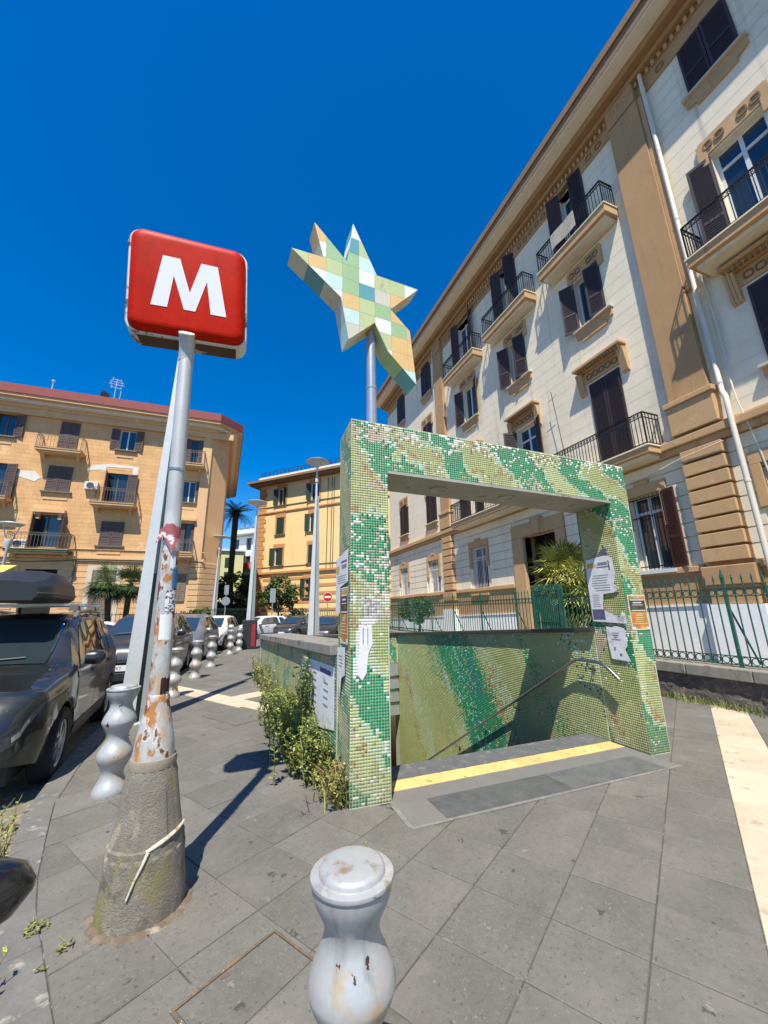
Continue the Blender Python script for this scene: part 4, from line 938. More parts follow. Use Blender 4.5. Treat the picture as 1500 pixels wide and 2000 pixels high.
LH += [(a_ - d_, b_ - d_, c_, e_) for d_ in (7.4, 14.8, 22.2, 29.6) for a_, b_, c_, e_ in [(-11.8, -10.75, 12.15, 14.45), (-12.0, -10.7, 9.48, 11.25), (-12.0, -10.7, 6.05, 7.7)]]
LG = [(-12.15, -10.5, .2, 4.45), (-8.65, -7.3, .6, 4.45), (-3.9, -3.2, 2.4, 4.3), (-15.5, -14.3, 2.2, 4.3)]
w_ = MB(); wallgrid(w_, LF, -52, -5.35, 5.2, 15.0, LH, .25); w_.build('tufa_wall', M_tufaj, LB)
w_ = MB(); wallgrid(w_, LF, -5.35, -2.35, 5.2, 15.0, LH, .25, 0, .03); w_.build('plaster_wall', M_och, LB)
w_ = MB(); wallgrid(w_, LF, -52, -2.35, -.2, 5.2, LG, .3, 0, -.02); w_.build('ground_floor_wall', M_och2, LB)
bl = MB(); z = 5.3; rw_ = random.Random(12); r_i = 0
while z < 14.9:
    z1 = z + .275; cuts = sorted([(h[0] - .12, h[1] + .12) for h in LH if h[2] - .1 < (z + z1) / 2 < h[3] + .12] + [(-5.36, 0)])
    u = -17.5 + (r_i % 2) * .3 + rw_.uniform(0, .2)
    while u < -5.4:
        e = u + rw_.uniform(.48, .72); a, b = u, e
        for c0, c1 in cuts:
            if a < c0 < b: b = c0
            if c0 <= a < c1: a = c1
        if b - a > .08: bl.box(a + .005, b - .005, z + .005, z1 - .005, -.01, .008 + rw_.uniform(-.003, .004), LF)
        u = e
    z = z1; r_i += 1
bl.build('tufa_blocks', M_tufa, LB, kind='stuff')
c0, c1, c2 = LF(-2.35, 0, .03), Vector((-1.25, 30.95, 0)), Vector((-1.75, 48, 0))
up = lambda p, z: Vector((p.x, p.y, z))
MB().quad(up(c0, 0), up(c1, 0), up(c1, 15.2), up(c0, 15.2)).quad(up(c1, 0), up(c2, 0), up(c2, 15.2), up(c1, 15.2)).quad(up(c2, 0), Vector((-52, 48, 0)), Vector((-52, 48, 15.2)), up(c2, 15.2)).quad(Vector((-52, 48, 0)), Vector((-52, 30, 0)), Vector((-52, 30, 15.2)), Vector((-52, 48, 15.2))).build('corner_wall', M_och, LB)
MB().box(-3.0, -2.36, 5.3, 14.6, .0, .16, LF).build('corner_pilaster', M_och2, LB, bevel=.03)
for k in range(13):
    z0, z1 = .1 + .385 * k + .02, .1 + .385 * (k + 1) - .02; zz = (z0 + z1) / 2
    cuts = sorted([(h[0] - .28, h[1] + .28) for h in LG if h[2] - .3 < zz < h[3] + .3] + [(-2.36, 0)]); u = -17.
    for a, b in cuts:
        if a - u > .1: MB().box(u, a, z0, z1, -.02, .02, LF).build('stone_course', M_och, LB)
        u = max(u, b)
    cfr = Fr(c0, c1 - c0, Vector((1, -1.16, 0))); Lc = (c1 - c0).length
    MB().box(-.02, Lc + .02, z0, z1, -.05, .07, cfr).build('corner_stone', M_och2, LB, bevel=.02)
    MB().box(-3.02, -2.36, z0, z1, -.02, .12, LF).build('corner_stone', M_och2, LB, bevel=.02)
for h in LG[1:2]: MB().box(h[0] - .28, h[0], .6, 4.73, -.02, .05, LF).box(h[1], h[1] + .28, .6, 4.73, -.02, .05, LF).box(h[0], h[1], 4.45, 4.73, -.02, .05, LF).build('window_surround', mat('pale_stone', (.62, .53, .40), .9, var=.1, vs=3), LB)
MB().box(-52, -2.2, 5.12, 5.3, .0, .16, LF).box(-52, -2.2, 5.75, 5.82, .0, .08, LF).build('string_course', M_och2, LB, bevel=.02)
MB().box(-52, -.95, 14.55, 15.0, .02, .22, LF).build('frieze', M_och2, LB)
# overhanging eaves follow the cut corner
def eaves(n, z0, z1, m, nm, e=0.):
    P = [Vector((-53, 30 - n, 0)), Vector((-2.35 + .42 * n, 30 - n, 0)), Vector((-1.25 + .95 * n, 30.95 - .42 * n, 0)), Vector((-1.75 + n, 48 + n, 0)), Vector((-53, 48 + n, 0))]
    MB().prism([(p.x, p.y) for p in P], z0, z1).build(nm, m, LB)
eaves(.30, 15.0, 15.22, M_och2, 'cornice_moulding'); eaves(.62, 15.22, 15.42, M_patch, 'eaves_soffit'); eaves(.98, 15.42, 15.62, M_och2, 'eaves_fascia'); eaves(1.05, 15.62, 16.22, M_red, 'roof_edge')
LVL = [(170, 168), (3, 3), (175, 170), (2, 168), (4, 165), (2, 2), (80, 168), (None, 170), (72, 120), (2, 2), (2, 165), (2, 2)] + [(2, 2)] * 12
for i, (a, b, z0, z1) in enumerate(LH):
    window(LF, LB, a, b, z0, z1, .22, M_wfr if i in (2, 7) else M_shl, M_pane, LVL[i], M_shl, .11)
    if i in (0, 2, 5, 7, 9, 11):
        MB().box(a - .18, b + .18, z0 - .09, z0, .0, .16, LF).build('window_sill', M_grey_iron, LB)
        MB().box(a - .0, b + .0, z0 - .55, z0 - .42, .0, .05, LF).build('window_apron', M_och2, LB)
for i, (a, b, z0, z1) in enumerate(LG):
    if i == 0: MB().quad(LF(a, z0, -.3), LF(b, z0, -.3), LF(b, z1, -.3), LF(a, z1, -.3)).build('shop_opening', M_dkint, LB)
    else: window(LF, LB, a, b, z0, z1, .25, M_shl, M_pane, (1, 1), mat('shutter_grey_tan', (.22, .17, .12), .7, var=.1), .12)
for (a, b, z, m) in ((-12.65, -10.2, 12.15, M_grey_iron), (-9.25, -6.75, 8.78, M_grey_iron), (-16.2, -13.5, 8.72, M_grey_iron), (-13.05, -9.9, 5.58, M_grey_iron), (-5.1, -2.75, 12.12, M_grey_iron), (-5.0, -2.9, 5.5, M_grey_iron)):
    balcony(LF, LB, a, b, z, .85, M_och2 if z != 5.58 else mat('green_slab', (.06, .12, .05), .8, var=.3, vs=5), M_och2, m, step=.17, th=.16)
    for s in (a + .3, b - .3): MB().prism([(.02, z - .16), (.6, z - .16), (.02, z - .55)], s - .08, s + .08, lambda p, q, d: LF(d, q, p)).build('bracket', M_och2, LB)
MB().box(-12.25, -10.6, 8.0, 8.22, .0, .36, LF).box(-12.1, -11.9, 7.6, 8.0, 0, .2, LF).box(-10.95, -10.75, 7.6, 8.0, 0, .2, LF).build('door_hood', M_och2, LB)
MB().box(-4.3, -2.95, 8.0, 8.2, .03, .36, LF).build('door_hood', M_och2, LB)
MB().prism([(-9.95, 11.15), (-9.2, 11.25), (-8.9, 11.2), (-8.85, 11.5), (-7.3, 11.55), (-7.25, 10.6), (-7.05, 10.6), (-6.95, 11.7), (-8.6, 11.75), (-9.6, 11.55)][::-1], .010, .022, LF).build('bare_patch', M_patch, LB)
MB().prism([(-13.6, 10.35), (-12.6, 10.05), (-12.3, 10.35), (-12.7, 10.75), (-13.5, 10.7)], .010, .022, LF).build('bare_patch', M_patch, LB)
ac_unit(LF, LB, -9.85, 9.75); ac_unit(LF, LB, -12.9, 5.64, .25)
ac_unit(LF, LB, -8.9, .65, .05)
pipe(LF, LB, -5.42, 15., .2, .10, mat('rain_pipe_tan', (.47, .35, .22), .7, var=.1), .06)
MB().tube([LF(-9.7, 5.02, .1), LF(-9.6, 4.6, .12), LF(-9.75, 3.2, .1)], .05, 6).tube([LF(-17, 4.96, .1), LF(-12, 4.9, .12), LF(-9.7, 5.02, .1), LF(-5.6, 5.0, .1)], .03, 6).build('cable_bundle', M_grey_iron, LB)
# roof aerials and dish
ae = thing('roof_aerial', 'thin white television aerial standing on the red-edged roof', 'aerial', (-9.1, 30.3, 16.2))
MB().tube([(-9.25, 30.3, 16.2), (-9.22, 30.3, 18.45)], .022, 6).tube([(-8.95, 30.4, 16.2), (-8.9, 30.4, 17.6)], .02, 6).build('mast', mat('aerial_metal', (.7, .7, .7), .4, .3), ae)
for dz, l in ((18.4, .3), (18.2, .42), (18.0, .45), (17.75, .35)): MB().tube([(-9.22 - l, 30.2, dz), (-9.22 + l, 30.4, dz)], .018, 5).tube([(-9.22 - l * .7, 30.2, dz + .12), (-9.22 - l * .7, 30.2, dz - .12)], .014, 5).tube([(-9.22 + l * .7, 30.4, dz + .12), (-9.22 + l * .7, 30.4, dz - .12)], .014, 5).build('aerial_arm', MATS['aerial_metal'], ae)
R = []
for rr, dd in ((.42, .16), (.32, .07), (.18, .02), (.02, .0)):
    R.append([Vector((-9.85, 30.2, 16.85)) + Vector((.75, -.1, .0)) * dd + Vector((.25, .45, 0)).normalized() * rr * math.cos(2 * math.pi * k / 18) + Vector((0, 0, 1)) * rr * math.sin(2 * math.pi * k / 18) for k in range(18)])
ds = MB().rings(R, 0, False, True).tube([(-9.85, 30.22, 16.2), (-9.85, 30.22, 16.85)], .03, 6).build('satellite_dish', mat('dish_grey', (.10, .10, .11), .6), None, smooth=True); tag(ds, 'dark satellite dish on the red-edged roof beside the white aerial', 'dish')
ms = MB().tube([(-12.85, 30.2, 16.2), (-12.85, 30.2, 17.4)], .03, 6).lathe([(.02, 0), (.10, .05), (.11, .13), (.02, .2)], (-12.85, 30.2, 17.35), 10).build('roof_vent', MATS['aerial_metal'], None); tag(ms, 'slim roof vent pipe with a rounded cowl left of the aerial', 'vent pipe')
ms = MB().tube([(-6.9, 30.2, 16.2), (-6.9, 30.2, 17.3)], .02, 6).tube([(-7.0, 30.2, 17.1), (-6.8, 30.2, 17.1)], .012, 5).build('lightning_rod', M_iron, None); tag(ms, 'thin dark rod standing on the roof right of the satellite dish', 'rod')

# ------------------------------------------------------------------ yellow corner building in the middle distance
M_yw = mat('yellow_plaster', (.80, .60, .29), .9, var=.06, vs=.8, bump=.2, spots=[((.70, .50, .23), .9, .63, .2, .4), ((.62, .43, .20), 2.5, .60, .25, .06)])
M_yo = mat('orange_trim', (.52, .255, .105), .9, var=.08, vs=2)
M_gsh = mat('shutter_green', (.012, .045, .03), .6, var=.12)
yd = Vector((.70, -.714, 0)).normalized(); yn = Vector((-.714, -.70, 0)).normalized()
YF = Fr((2.38, 43.94, 0), yd, yn)
YB = thing('apartment_building', 'yellow apartment building with orange quoins and green shutters', 'building', (2.38, 43.94, 0))
YH = [(2.0, 3.05, 13.05, 14.95), (6.4, 7.45, 13.05, 14.95), (2.0, 3.0, 9.75, 11.65), (6.3, 7.3, 9.7, 11.6), (1.9, 3.0, 6.4, 8.3), (6.3, 7.35, 6.4, 8.3), (5.95, 6.9, 3.0, 4.9), (10.6, 11.6, 13.05, 14.95), (10.6, 11.6, 9.75, 11.65), (10.6, 11.6, 6.4, 8.3), (1.9, 2.9, 2.9, 4.8)]
w_ = MB(); wallgrid(w_, YF, -.6, 16, -.2, 15.6, YH, .22); w_.quad(YF(-.6, 0, 0), YF(-.6, 15.6, 0), YF(-.6, 15.6, -14), YF(-.6, 0, -14)).quad(YF(16, 0, 0), YF(16, 15.6, 0), YF(16, 15.6, -14), YF(16, 0, -14)).quad(YF(-.6, 0, -14), YF(16, 0, -14), YF(16, 15.6, -14), YF(-.6, 15.6, -14)).build('wall', M_yw, YB)
for k in range(30): MB().box(-.64, .25 if k % 2 else .45, .2 + .5 * k + .02, .2 + .5 * (k + 1) - .02, -.3, .05, YF).build('quoin', M_yo, YB)
YL = [(150, 100), (140, None), (2, 2), (150, 30), (150, 2), (2, 2), (165, 2), (2, 2), (2, 2), (2, 2), (2, 2)]
for i, (a, b, z0, z1) in enumerate(YH):
    window(YF, YB, a, b, z0, z1, .2, M_wfr, M_pane, YL[i], M_gsh, .14)
    MB().box(a - .2, b + .2, z1, z1 + .42, .0, .06, YF).build('window_head', M_yo, YB)
    MB().box(a - .2, a, z0, z1, .0, .04, YF).box(b, b + .2, z0, z1, .0, .04, YF).build('window_surround', M_yo, YB)
    MB().box(a - .22, b + .22, z0 - .12, z0, .0, .14, YF).build('window_sill', M_grey_iron, YB)
for z, h, n in ((5.55, .22, .2), (12.25, .14, .12), (12.95, .06, .08), (6.25, .06, .06)): MB().box(-.65, 16, z, z + h, .0, n, YF).build('string_course', M_yo if h > .1 else M_brown, YB)
for k in range(6): MB().box(.5, 16, .9 + .78 * k, 1.2 + .78 * k, .0, .03, YF).build('orange_band', M_yo, YB)
MB().box(-1.5, 17, 15.55, 15.75, -14, .8, YF).build('eaves_soffit', M_brown, YB); MB().box(-1.7, 17, 15.75, 16.0, -14, 1.05, YF).build('eaves_fascia', M_brown, YB)
MB().box(-.5, 17, 16.0, 16.45, -14, .5, YF).build('parapet', M_patch, YB)
q = MB()
for i in range(30): q.box(-.3 + i * .55, -.26 + i * .55, 16.45, 17.05, .3, .34, YF)
q.box(-.3, 16, 17.0, 17.05, .29, .35, YF).box(-.3, 16, 16.75, 16.79, .29, .35, YF).build('roof_railing', M_iron, YB, kind='stuff')
q = MB()
for u in (8.6, 9.1, 9.35): q.tube([YF(u, 15.2, .1), YF(u - .1, 5.5, .1)], .03, 5)
q.build('cables', M_grey_iron, YB, kind='stuff')
# ------------------------------------------------------------------ far white building, pale yellow house
def raypt(px, py, D):
    d = S.camera.matrix_world.to_3x3() @ Vector((px - 750, -(py - 1000), -751)); t = D / math.hypot(d.x, d.y); return Vector((0, 0, CAM_H)) + d * t
p = raypt(447, 1100, 78); WF = Fr((p.x, p.y, 0), yd, yn)
WB = thing('apartment_building', 'white apartment block with balconies and red cloths far behind the tall palm', 'building', (p.x, p.y, 0))
M_wb = mat('far_white', (.66, .67, .68), .9, var=.05, vs=.5)
WH = [(a, a + 1.2, z, z + 2.3) for z in (2.6, 6.0, 9.4, 12.8) for a in (1.0, 4.0, 7.0, 10.)]
w_ = MB(); wallgrid(w_, WF, 0, 14, 0, 15.8, WH, .3); w_.quad(WF(0, 0, 0), WF(0, 15.8, 0), WF(0, 15.8, -12), WF(0, 0, -12)).quad(WF(14, 0, 0), WF(14, 15.8, 0), WF(14, 15.8, -12), WF(14, 0, -12)).quad(WF(0, 15.8, 0), WF(14, 15.8, 0), WF(14, 15.8, -12), WF(0, 15.8, -12)).build('wall', M_wb, WB)
for a, b, z0, z1 in WH: MB().quad(WF(a, z0, -.28), WF(b, z0, -.28), WF(b, z1, -.28), WF(a, z1, -.28)).build('window', glass('far_window', (.03, .04, .045)), WB)
for z in (2.5, 5.9, 9.3): balcony(WF, WB, 3.2, 12.5, z, 1.2, mat('far_grey', (.2, .21, .22), .8), MATS['far_grey'], M_iron, step=.4, th=.25)
MB().box(-.9, 14.9, 15.5, 15.8, -12, .9, WF).build('eaves', MATS['far_grey'], WB); MB().box(.2, 14, 15.8, 16.8, -12, .2, WF).build('roof_parapet', M_wb, WB)
for k in range(8): MB().lathe([(.25, 0), (.3, .3), (.1, .8)], tuple(WF(1 + k * 1.5, 16.8, 0)), 8).build('roof_urn', MATS['far_grey'], WB)
for k, (z, u, c) in enumerate(((9.6, 4.6, (.5, .03, .04)), (9.7, 6.6, (.55, .05, .06)), (6.2, 5.0, (.62, .66, .72)))):
    MB().box(u, u + 1.7, z - .4, z + .7, 1.22, 1.27, WF).build('hung_cloth', mat('cloth%d' % k, c, .9, var=.3, vs=3), WB)
p = raypt(427, 1150, 70); PF = Fr((p.x, p.y, 0), (1, 0, 0), (0, -1, 0))
PB = thing('house', 'pale yellow house wall between the tufa building and the white block', 'building', (p.x, p.y, 0))
MB().box(-8, 3.5, 0, 11.8, -8, 0, PF).build('wall', mat('pale_yellow', (.66, .62, .28), .9, var=.05), PB)
MB().box(-8.2, 3.8, 11.8, 12.15, -8.2, .3, PF).build('roof_edge', M_patch, PB)
for z in (3.2, 6.6, 9.): MB().box(.6, 1.7, z, z + 1.7, -.02, .03, PF).build('window', M_gsh, PB)

# ------------------------------------------------------------------ lamp posts
M_lamp = mat('lamp_grey', (.52, .55, .55), .5, .15, var=.08, vs=2, bump=.05, spots=[((.28, .31, .33), 2, .62, .15, .3)])
def lamp(name, label, loc, H, fin, rz, w=.46):
    t = thing(name, label, 'street lamp', loc, 'grey twin-blade street lamps', world=False, rz=rz)
    for s in (-1, 1):   # two tapering folded blades with a dark slot between them
        P0 = [(s * .035, -.12), (s * w / 2, -.03), (s * w / 2, .01), (s * .06, .10), (s * .035, .10)]
        R = [[Vector((x * k + s * .012 * (1 - k), y * k, z)) for x, y in P0] for k, z in ((1, 0), (.30, fin))]
        MB().rings(R).build('blade', M_lamp, t)
    MB().box(-.035, .035, .06, .09, .0, fin * .98).build('slot_plate', mat('lamp_slot', (.13, .14, .15), .5, .4), t)
    MB().lathe([(.055, fin * .35), (.05, fin), (.04, H - .7), (.036, H - .35)], (0, .10, 0), 14).build('tube', M_lamp, t, smooth=True)
    MB().lathe([(.07, 0), (.075, .12), (.06, .2), (.03, .45)], (0, .10, H - .95), 14).build('collar', M_lamp, t, smooth=True)
    MB().lathe([(.05, -.30), (.10, -.20), (.30, -.06), (.48, -.01), (.50, .02), (.45, .05), (.02, .07)], (0, .10, H), 24).build('disc_head', mat('lamp_head', (.55, .56, .56), .5, .2), t, smooth=True)
    MB().box(-w / 2 - .05, w / 2 + .05, -.2, .2, 0, .015).build('base_plate', M_lamp, t)
    return t
lamp('street_lamp', 'tall grey twin-blade lamp post right behind the red M sign', (-1.27, 7.45, 0), 8.6, 6.5, .25, .50)
lamp('street_lamp', 'twin-blade lamp post rising from the black and red box', (.78, 19.75, 0), 7.0, 6.3, .3, .44)
p = raypt(612, 1236, 16.2); lamp('street_lamp', 'disc-topped lamp post just left of the mosaic portal', (p.x, p.y, 0), 8.05, 6.45, .15, .52)
p = raypt(422, 1150, 30); lamp('street_lamp', 'distant grey lamp post at the corner of the tufa building', (p.x, p.y, 0), 7.0, 5.6, .2, .40)
bx_ = thing('lamp_base_box', 'black box with a red stripe wrapped round the foot of a lamp', 'box', (.78, 19.75, 0))
MB().box(.46, 1.10, 19.35, 20.1, .0, 1.28).build('box_body', mat('black_box', (.025, .025, .028), .5), bx_, bevel=.02)
MB().box(.86, 1.02, 19.335, 19.349, .12, 1.1).build('red_stripe', mat('stripe_red', (.32, .02, .03), .5), bx_)
# floodlight at the far left edge
p = raypt(7, 1100, 26); zt = raypt(8, 1024, 26).z; fl = thing('floodlight', 'grey conical street light at the far left edge above the roof box', 'street lamp', (p.x, p.y, 0))
MB().lathe([(.07, 0), (.06, zt - 1.2), (.16, zt - .95), (.16, zt - .75), (.05, zt - .7)], (p.x, p.y, 0), 12).build('pole', M_lamp, fl, smooth=True)
MB().tube([(p.x - .12, p.y, zt - .75), (p.x - .34, p.y, zt)], .025, 6).tube([(p.x + .12, p.y, zt - .75), (p.x + .34, p.y, zt)], .025, 6).build('arms', M_lamp, fl)
MB().lathe([(.38, -.02), (.48, .06), (.46, .1), (.05, .16)], (p.x, p.y, zt), 18).build('hood', M_lamp, fl, smooth=True)

# ------------------------------------------------------------------ traffic signs
M_sgn = mat('sign_back', (.33, .36, .38), .5, .5, var=.1)
def disc(c, r, n0, n1, nd, seg=28):
    nd = Vector(nd).normalized(); a = nd.cross(Vector((0, 0, 1))).normalized(); b = a.cross(nd)
    return [[Vector(c) + nd * n + a * rr * math.cos(2 * math.pi * k / seg) + b * rr * math.sin(2 * math.pi * k / seg) for k in range(seg)] for rr, n in ((r, n0), (r, n1))]
p = raypt(640, 1166, 27); tc_ = Vector((0, 0, 0))
ne = thing('no_entry_sign', 'round red no-entry sign with a white bar by the yellow building', 'traffic sign', (p.x, p.y, 0))
dv = Vector((-p.x, -p.y, 0)).normalized()
MB().tube([(p.x, p.y, 0), (p.x, p.y, p.z + .3)], .03, 8).build('post', M_sgn, ne)
pf = Vector((p.x, p.y, p.z)) + dv * .05
MB().rings(disc(pf, .31, -.015, 0, dv)).build('white_rim', M_wfr, ne); MB().rings(disc(pf, .285, 0, .006, dv)).build('red_disc', mat('noentry_red', (.42, .012, .02), .4), ne)
nf = Fr(pf, dv.cross(Vector((0, 0, 1))) * -1, dv); MB().box(-.2, .2, -.055, .055, .004, .012, nf).build('white_bar', mat('noentry_white', (.8, .8, .8), .4), ne)
def backsign(px, py, D, shapes, lab):
    p = raypt(px, py, D); dv = Vector((-p.x, -p.y, 0)).normalized(); t = thing('road_sign', lab, 'traffic sign', (p.x, p.y, 0)); f = Fr((p.x, p.y, 0), dv.cross(Vector((0, 0, 1))) * -1, dv)
    MB().tube([(p.x, p.y, 0), (p.x, p.y, p.z + .4)], .035, 8).build('post', M_sgn, t)
    for kind, dz, sz in shapes:
        if kind == 'r': MB().box(-sz[0], sz[0], p.z + dz - sz[1], p.z + dz + sz[1], .04, .055, f).build('plate', M_sgn, t)
        else: MB().rings(disc(Vector((p.x, p.y, p.z + dz)) + dv * .05, sz, 0, .012, dv)).build('plate', M_sgn, t)
backsign(442, 1160, 27, (('r', .25, (.13, .30)), ('c', -.45, .26)), 'grey rectangular and round sign backs on one post by the green hedge')
backsign(533, 1163, 31, (('r', 0, (.20, .52)),), 'grey rectangular sign back on a post in front of the orange tree')

# ------------------------------------------------------------------ vegetation
def leafmat(n, c, v=.35): return mat(n, c, .6, var=.12, vs=2, bump=0, island=v, spec=.3)
ML = [leafmat('leaf_mid', (.055, .10, .022)), leafmat('leaf_light', (.11, .16, .035)), leafmat('leaf_dark', (.025, .055, .014))]
M_bark = mat('bark', (.085, .06, .04), .95, var=.3, vs=8, bump=.8, bs=30, bd=.02)
def leaves(mb, n, gen, size, rnd, mi=None, flat=.0, asp=.5):
    for _ in range(n):
        p = gen(); a = Vector((rnd.gauss(0, 1), rnd.gauss(0, 1), rnd.gauss(0, .6))).normalized(); b = a.cross(Vector((rnd.gauss(0, 1), rnd.gauss(0, 1), rnd.gauss(0, 1)))).normalized()
        s = size * rnd.uniform(.6, 1.4); k = rnd.choice((0, 0, 1, 2)) if mi is None else mi
        mb.add([p - a * s, p + b * s * asp, p + a * s, p - b * s * asp], [(0, 1, 2, 3)], k)
def blob_gen(c, r, rnd, nclump=24):
    cl = []
    for _ in range(nclump):
        d = Vector((rnd.gauss(0, 1), rnd.gauss(0, 1), rnd.gauss(0, 1))).normalized(); q = rnd.uniform(.45, 1) ** .6
        cl.append((Vector((c[0] + d.x * r[0] * q, c[1] + d.y * r[1] * q, c[2] + d.z * r[2] * q)), rnd.uniform(.18, .36)))
    def g():
        o, k = rnd.choice(cl); d = Vector((rnd.gauss(0, 1), rnd.gauss(0, 1), rnd.gauss(0, 1))).normalized() * rnd.uniform(.3, 1) ** .5
        return o + Vector((d.x * r[0] * k, d.y * r[1] * k, d.z * r[2] * k))
    return g, cl
def tree(name, label, cat, base, c, r, n, size, seed, trunk=.12, group=None, nclump=26):
    rnd = random.Random(seed); t = thing(name, label, cat, tuple(base), group)
    g_, cl = blob_gen(c, r, rnd, nclump); mb = MB(); leaves(mb, n, g_, size, rnd); mb.build('crown', ML, t)
    tk = MB(); b = Vector(base); top = Vector(c)
    mid = b.lerp(top, .5) + Vector((.05, .03, 0)); tk.tube([b, mid, top], [trunk, trunk * .75, trunk * .4], 8)
    for o, k in cl[:8]: tk.tube([mid.lerp(top, .2), mid.lerp(o, .5) + Vector((0, 0, .1)), o], [trunk * .5, trunk * .3, trunk * .12], 5)
    tk.build('trunk', M_bark, t, smooth=True); return t
p = raypt(545, 1150, 34); tree('orange_tree', 'round leafy tree in front of the yellow building, behind the parked cars', 'tree', (p.x, p.y, 0), (p.x, p.y, 2.95), (1.75, 1.6, 1.35), 5200, .10, 1, .10)
p = raypt(470, 1150, 46); tree('evergreen_tree', 'big dark evergreen tree mass below the tall date palm', 'tree', (p.x, p.y, 0), (p.x, p.y, 3.0), (3.2, 2.2, 2.7), 6500, .17, 2, .2)
p = raypt(440, 1150, 50); tree('evergreen_tree', 'dark evergreen tree beside the corner of the tufa building', 'tree', (p.x, p.y, 0), (p.x, p.y, 3.2), (2.2, 2., 2.5), 4200, .17, 3, .2)
p = raypt(578, 1190, 36); tree('garden_bush', 'low green bush behind the railing left of the lamp post', 'bush', (p.x, p.y, 0), (p.x, p.y, 1.0), (1.6, .9, .95), 2600, .09, 4, .05)
p = raypt(380, 1182, 27); tree('garden_bush', 'rounded bright green bush behind the silver hatchback', 'bush', (p.x, p.y, 0), (p.x, p.y, 1.15), (.95, .8, .9), 2800, .07, 5, .05)
tree('garden_bush', 'round clipped bush inside the green railing left of the street door', 'bush', (8.5, 17.6, .3), (8.5, 17.6, 1.55), (.85, .85, .72), 3800, .05, 6, .06)
def fan_palm(name, label, base, h, R, n, seed, lean=(0, 0), tr=.14, group=None, down=.35, blades=18, mats=None):
    rnd = random.Random(seed); t = thing(name, label, 'palm', tuple(base), group); b = Vector(base); top = b + Vector((lean[0], lean[1], h))
    tk = MB(); tk.tube([b, b.lerp(top, .5) + Vector((lean[0] * .1, 0, 0)), top], [tr * 1.1, tr, tr * 1.15], 9); tk.build('trunk', M_bark, t, smooth=True)
    mb = MB()
    for i in range(n):
        az = rnd.uniform(0, 2 * math.pi); el = rnd.uniform(-.75, 1.35) if i > n * down else rnd.uniform(-1.2, -.2)
        d = Vector((math.cos(az) * math.cos(el), math.sin(az) * math.cos(el), math.sin(el))); st = R * rnd.uniform(.32, .5)
        o = top + d * st - Vector((0, 0, .08 * st)); side = d.cross(Vector((0, 0, 1))).normalized(); upv = side.cross(d)
        mb.tube([top, o], .012, 4, mi=1)
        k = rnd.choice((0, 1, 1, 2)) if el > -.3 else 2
        for j in range(blades):
            a = (j / (blades - 1) - .5) * 3.6; L_ = R * rnd.uniform(.48, .62) * (1 - .18 * abs(a) / 1.8)
            v = d * math.cos(a) + side * math.sin(a); tip = o + v * L_ + upv * .12 * L_ - Vector((0, 0, rnd.uniform(.05, .28) * L_)); mdp = o + v * L_ * .55 + upv * .12 * L_
            s = v.cross(upv).normalized() * .017 * R
            mb.add([o, mdp - s, tip, mdp + s], [(0, 1, 2, 3)], k)
    mb.build('crown', mats or ML, t); return t
p = raypt(224, 1190, 24); fan_palm('fan_palm', 'left of two fan palms in front of the tufa building', (p.x, p.y, .0), 3.2, 1.3, 44, 11, (-.45, 0), .13, 'fan palms by the tufa building')
p = raypt(247, 1190, 24); fan_palm('fan_palm', 'fan palm beside the grey lamp post, right of its twin', (p.x, p.y, .0), 3.15, 1.25, 44, 12, (.0, 0), .13, 'fan palms by the tufa building')
p = raypt(162, 1180, 23); fan_palm('fan_palm', 'low fan palm showing its tips past the end of the roof box', (p.x, p.y, .0), 1.6, 1.0, 24, 13, (0, 0), .12, 'fan palms by the tufa building')
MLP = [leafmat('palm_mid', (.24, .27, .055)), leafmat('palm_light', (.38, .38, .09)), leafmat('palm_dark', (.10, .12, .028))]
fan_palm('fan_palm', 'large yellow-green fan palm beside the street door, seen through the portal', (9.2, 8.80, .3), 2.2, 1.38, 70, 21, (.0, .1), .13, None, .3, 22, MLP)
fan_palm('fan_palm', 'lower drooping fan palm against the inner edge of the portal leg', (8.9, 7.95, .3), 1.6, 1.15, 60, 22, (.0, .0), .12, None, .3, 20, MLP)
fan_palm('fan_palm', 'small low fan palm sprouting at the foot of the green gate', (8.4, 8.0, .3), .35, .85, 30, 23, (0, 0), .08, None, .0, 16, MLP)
# tall date palm far away
p = raypt(449, 1190, 50); tp = raypt(461, 1003, 50); dp = thing('date_palm', 'tall date palm with a dark trunk against the sky', 'palm', (p.x, p.y, 0))
MB().tube([(p.x, p.y, 0), ((p.x + tp.x) / 2 - .15, (p.y + tp.y) / 2, tp.z / 2), tuple(tp)], [.45, .34, .38], 10).build('trunk', M_bark, dp, smooth=True)
mb = MB(); rnd = random.Random(5)
for i in range(46):
    az = rnd.uniform(0, 6.283); el = rnd.uniform(-.5, 1.4); L_ = rnd.uniform(1.9, 2.7); pts = []
    for k in range(7):
        s = k / 6; e = el - s * s * 1.25; pts.append(Vector(tp) + Vector((math.cos(az) * math.cos(el - s * .5) * L_ * s, math.sin(az) * math.cos(el - s * .5) * L_ * s, L_ * (math.sin(el) * s - .42 * s * s))))
    mb.tube(pts, [.04, .035, .03, .025, .02, .015, .008], 4, mi=2)
    for k in range(1, 7):
        d = (pts[k] - pts[k - 1]).normalized(); sd = d.cross(Vector((0, 0, 1))).normalized()
        for q in (0, .33, .66):
            o = pts[k - 1].lerp(pts[k], q)
            for sg in (-1, 1):
                tip = o + (sd * sg * .8 + d * .6 - Vector((0, 0, .25))).normalized() * .62 * (1 - .35 * k / 6); mb.add([o, o + d * .07, tip], [(0, 1, 2)], rnd.choice((0, 2)))
mb.build('crown', ML, dp)
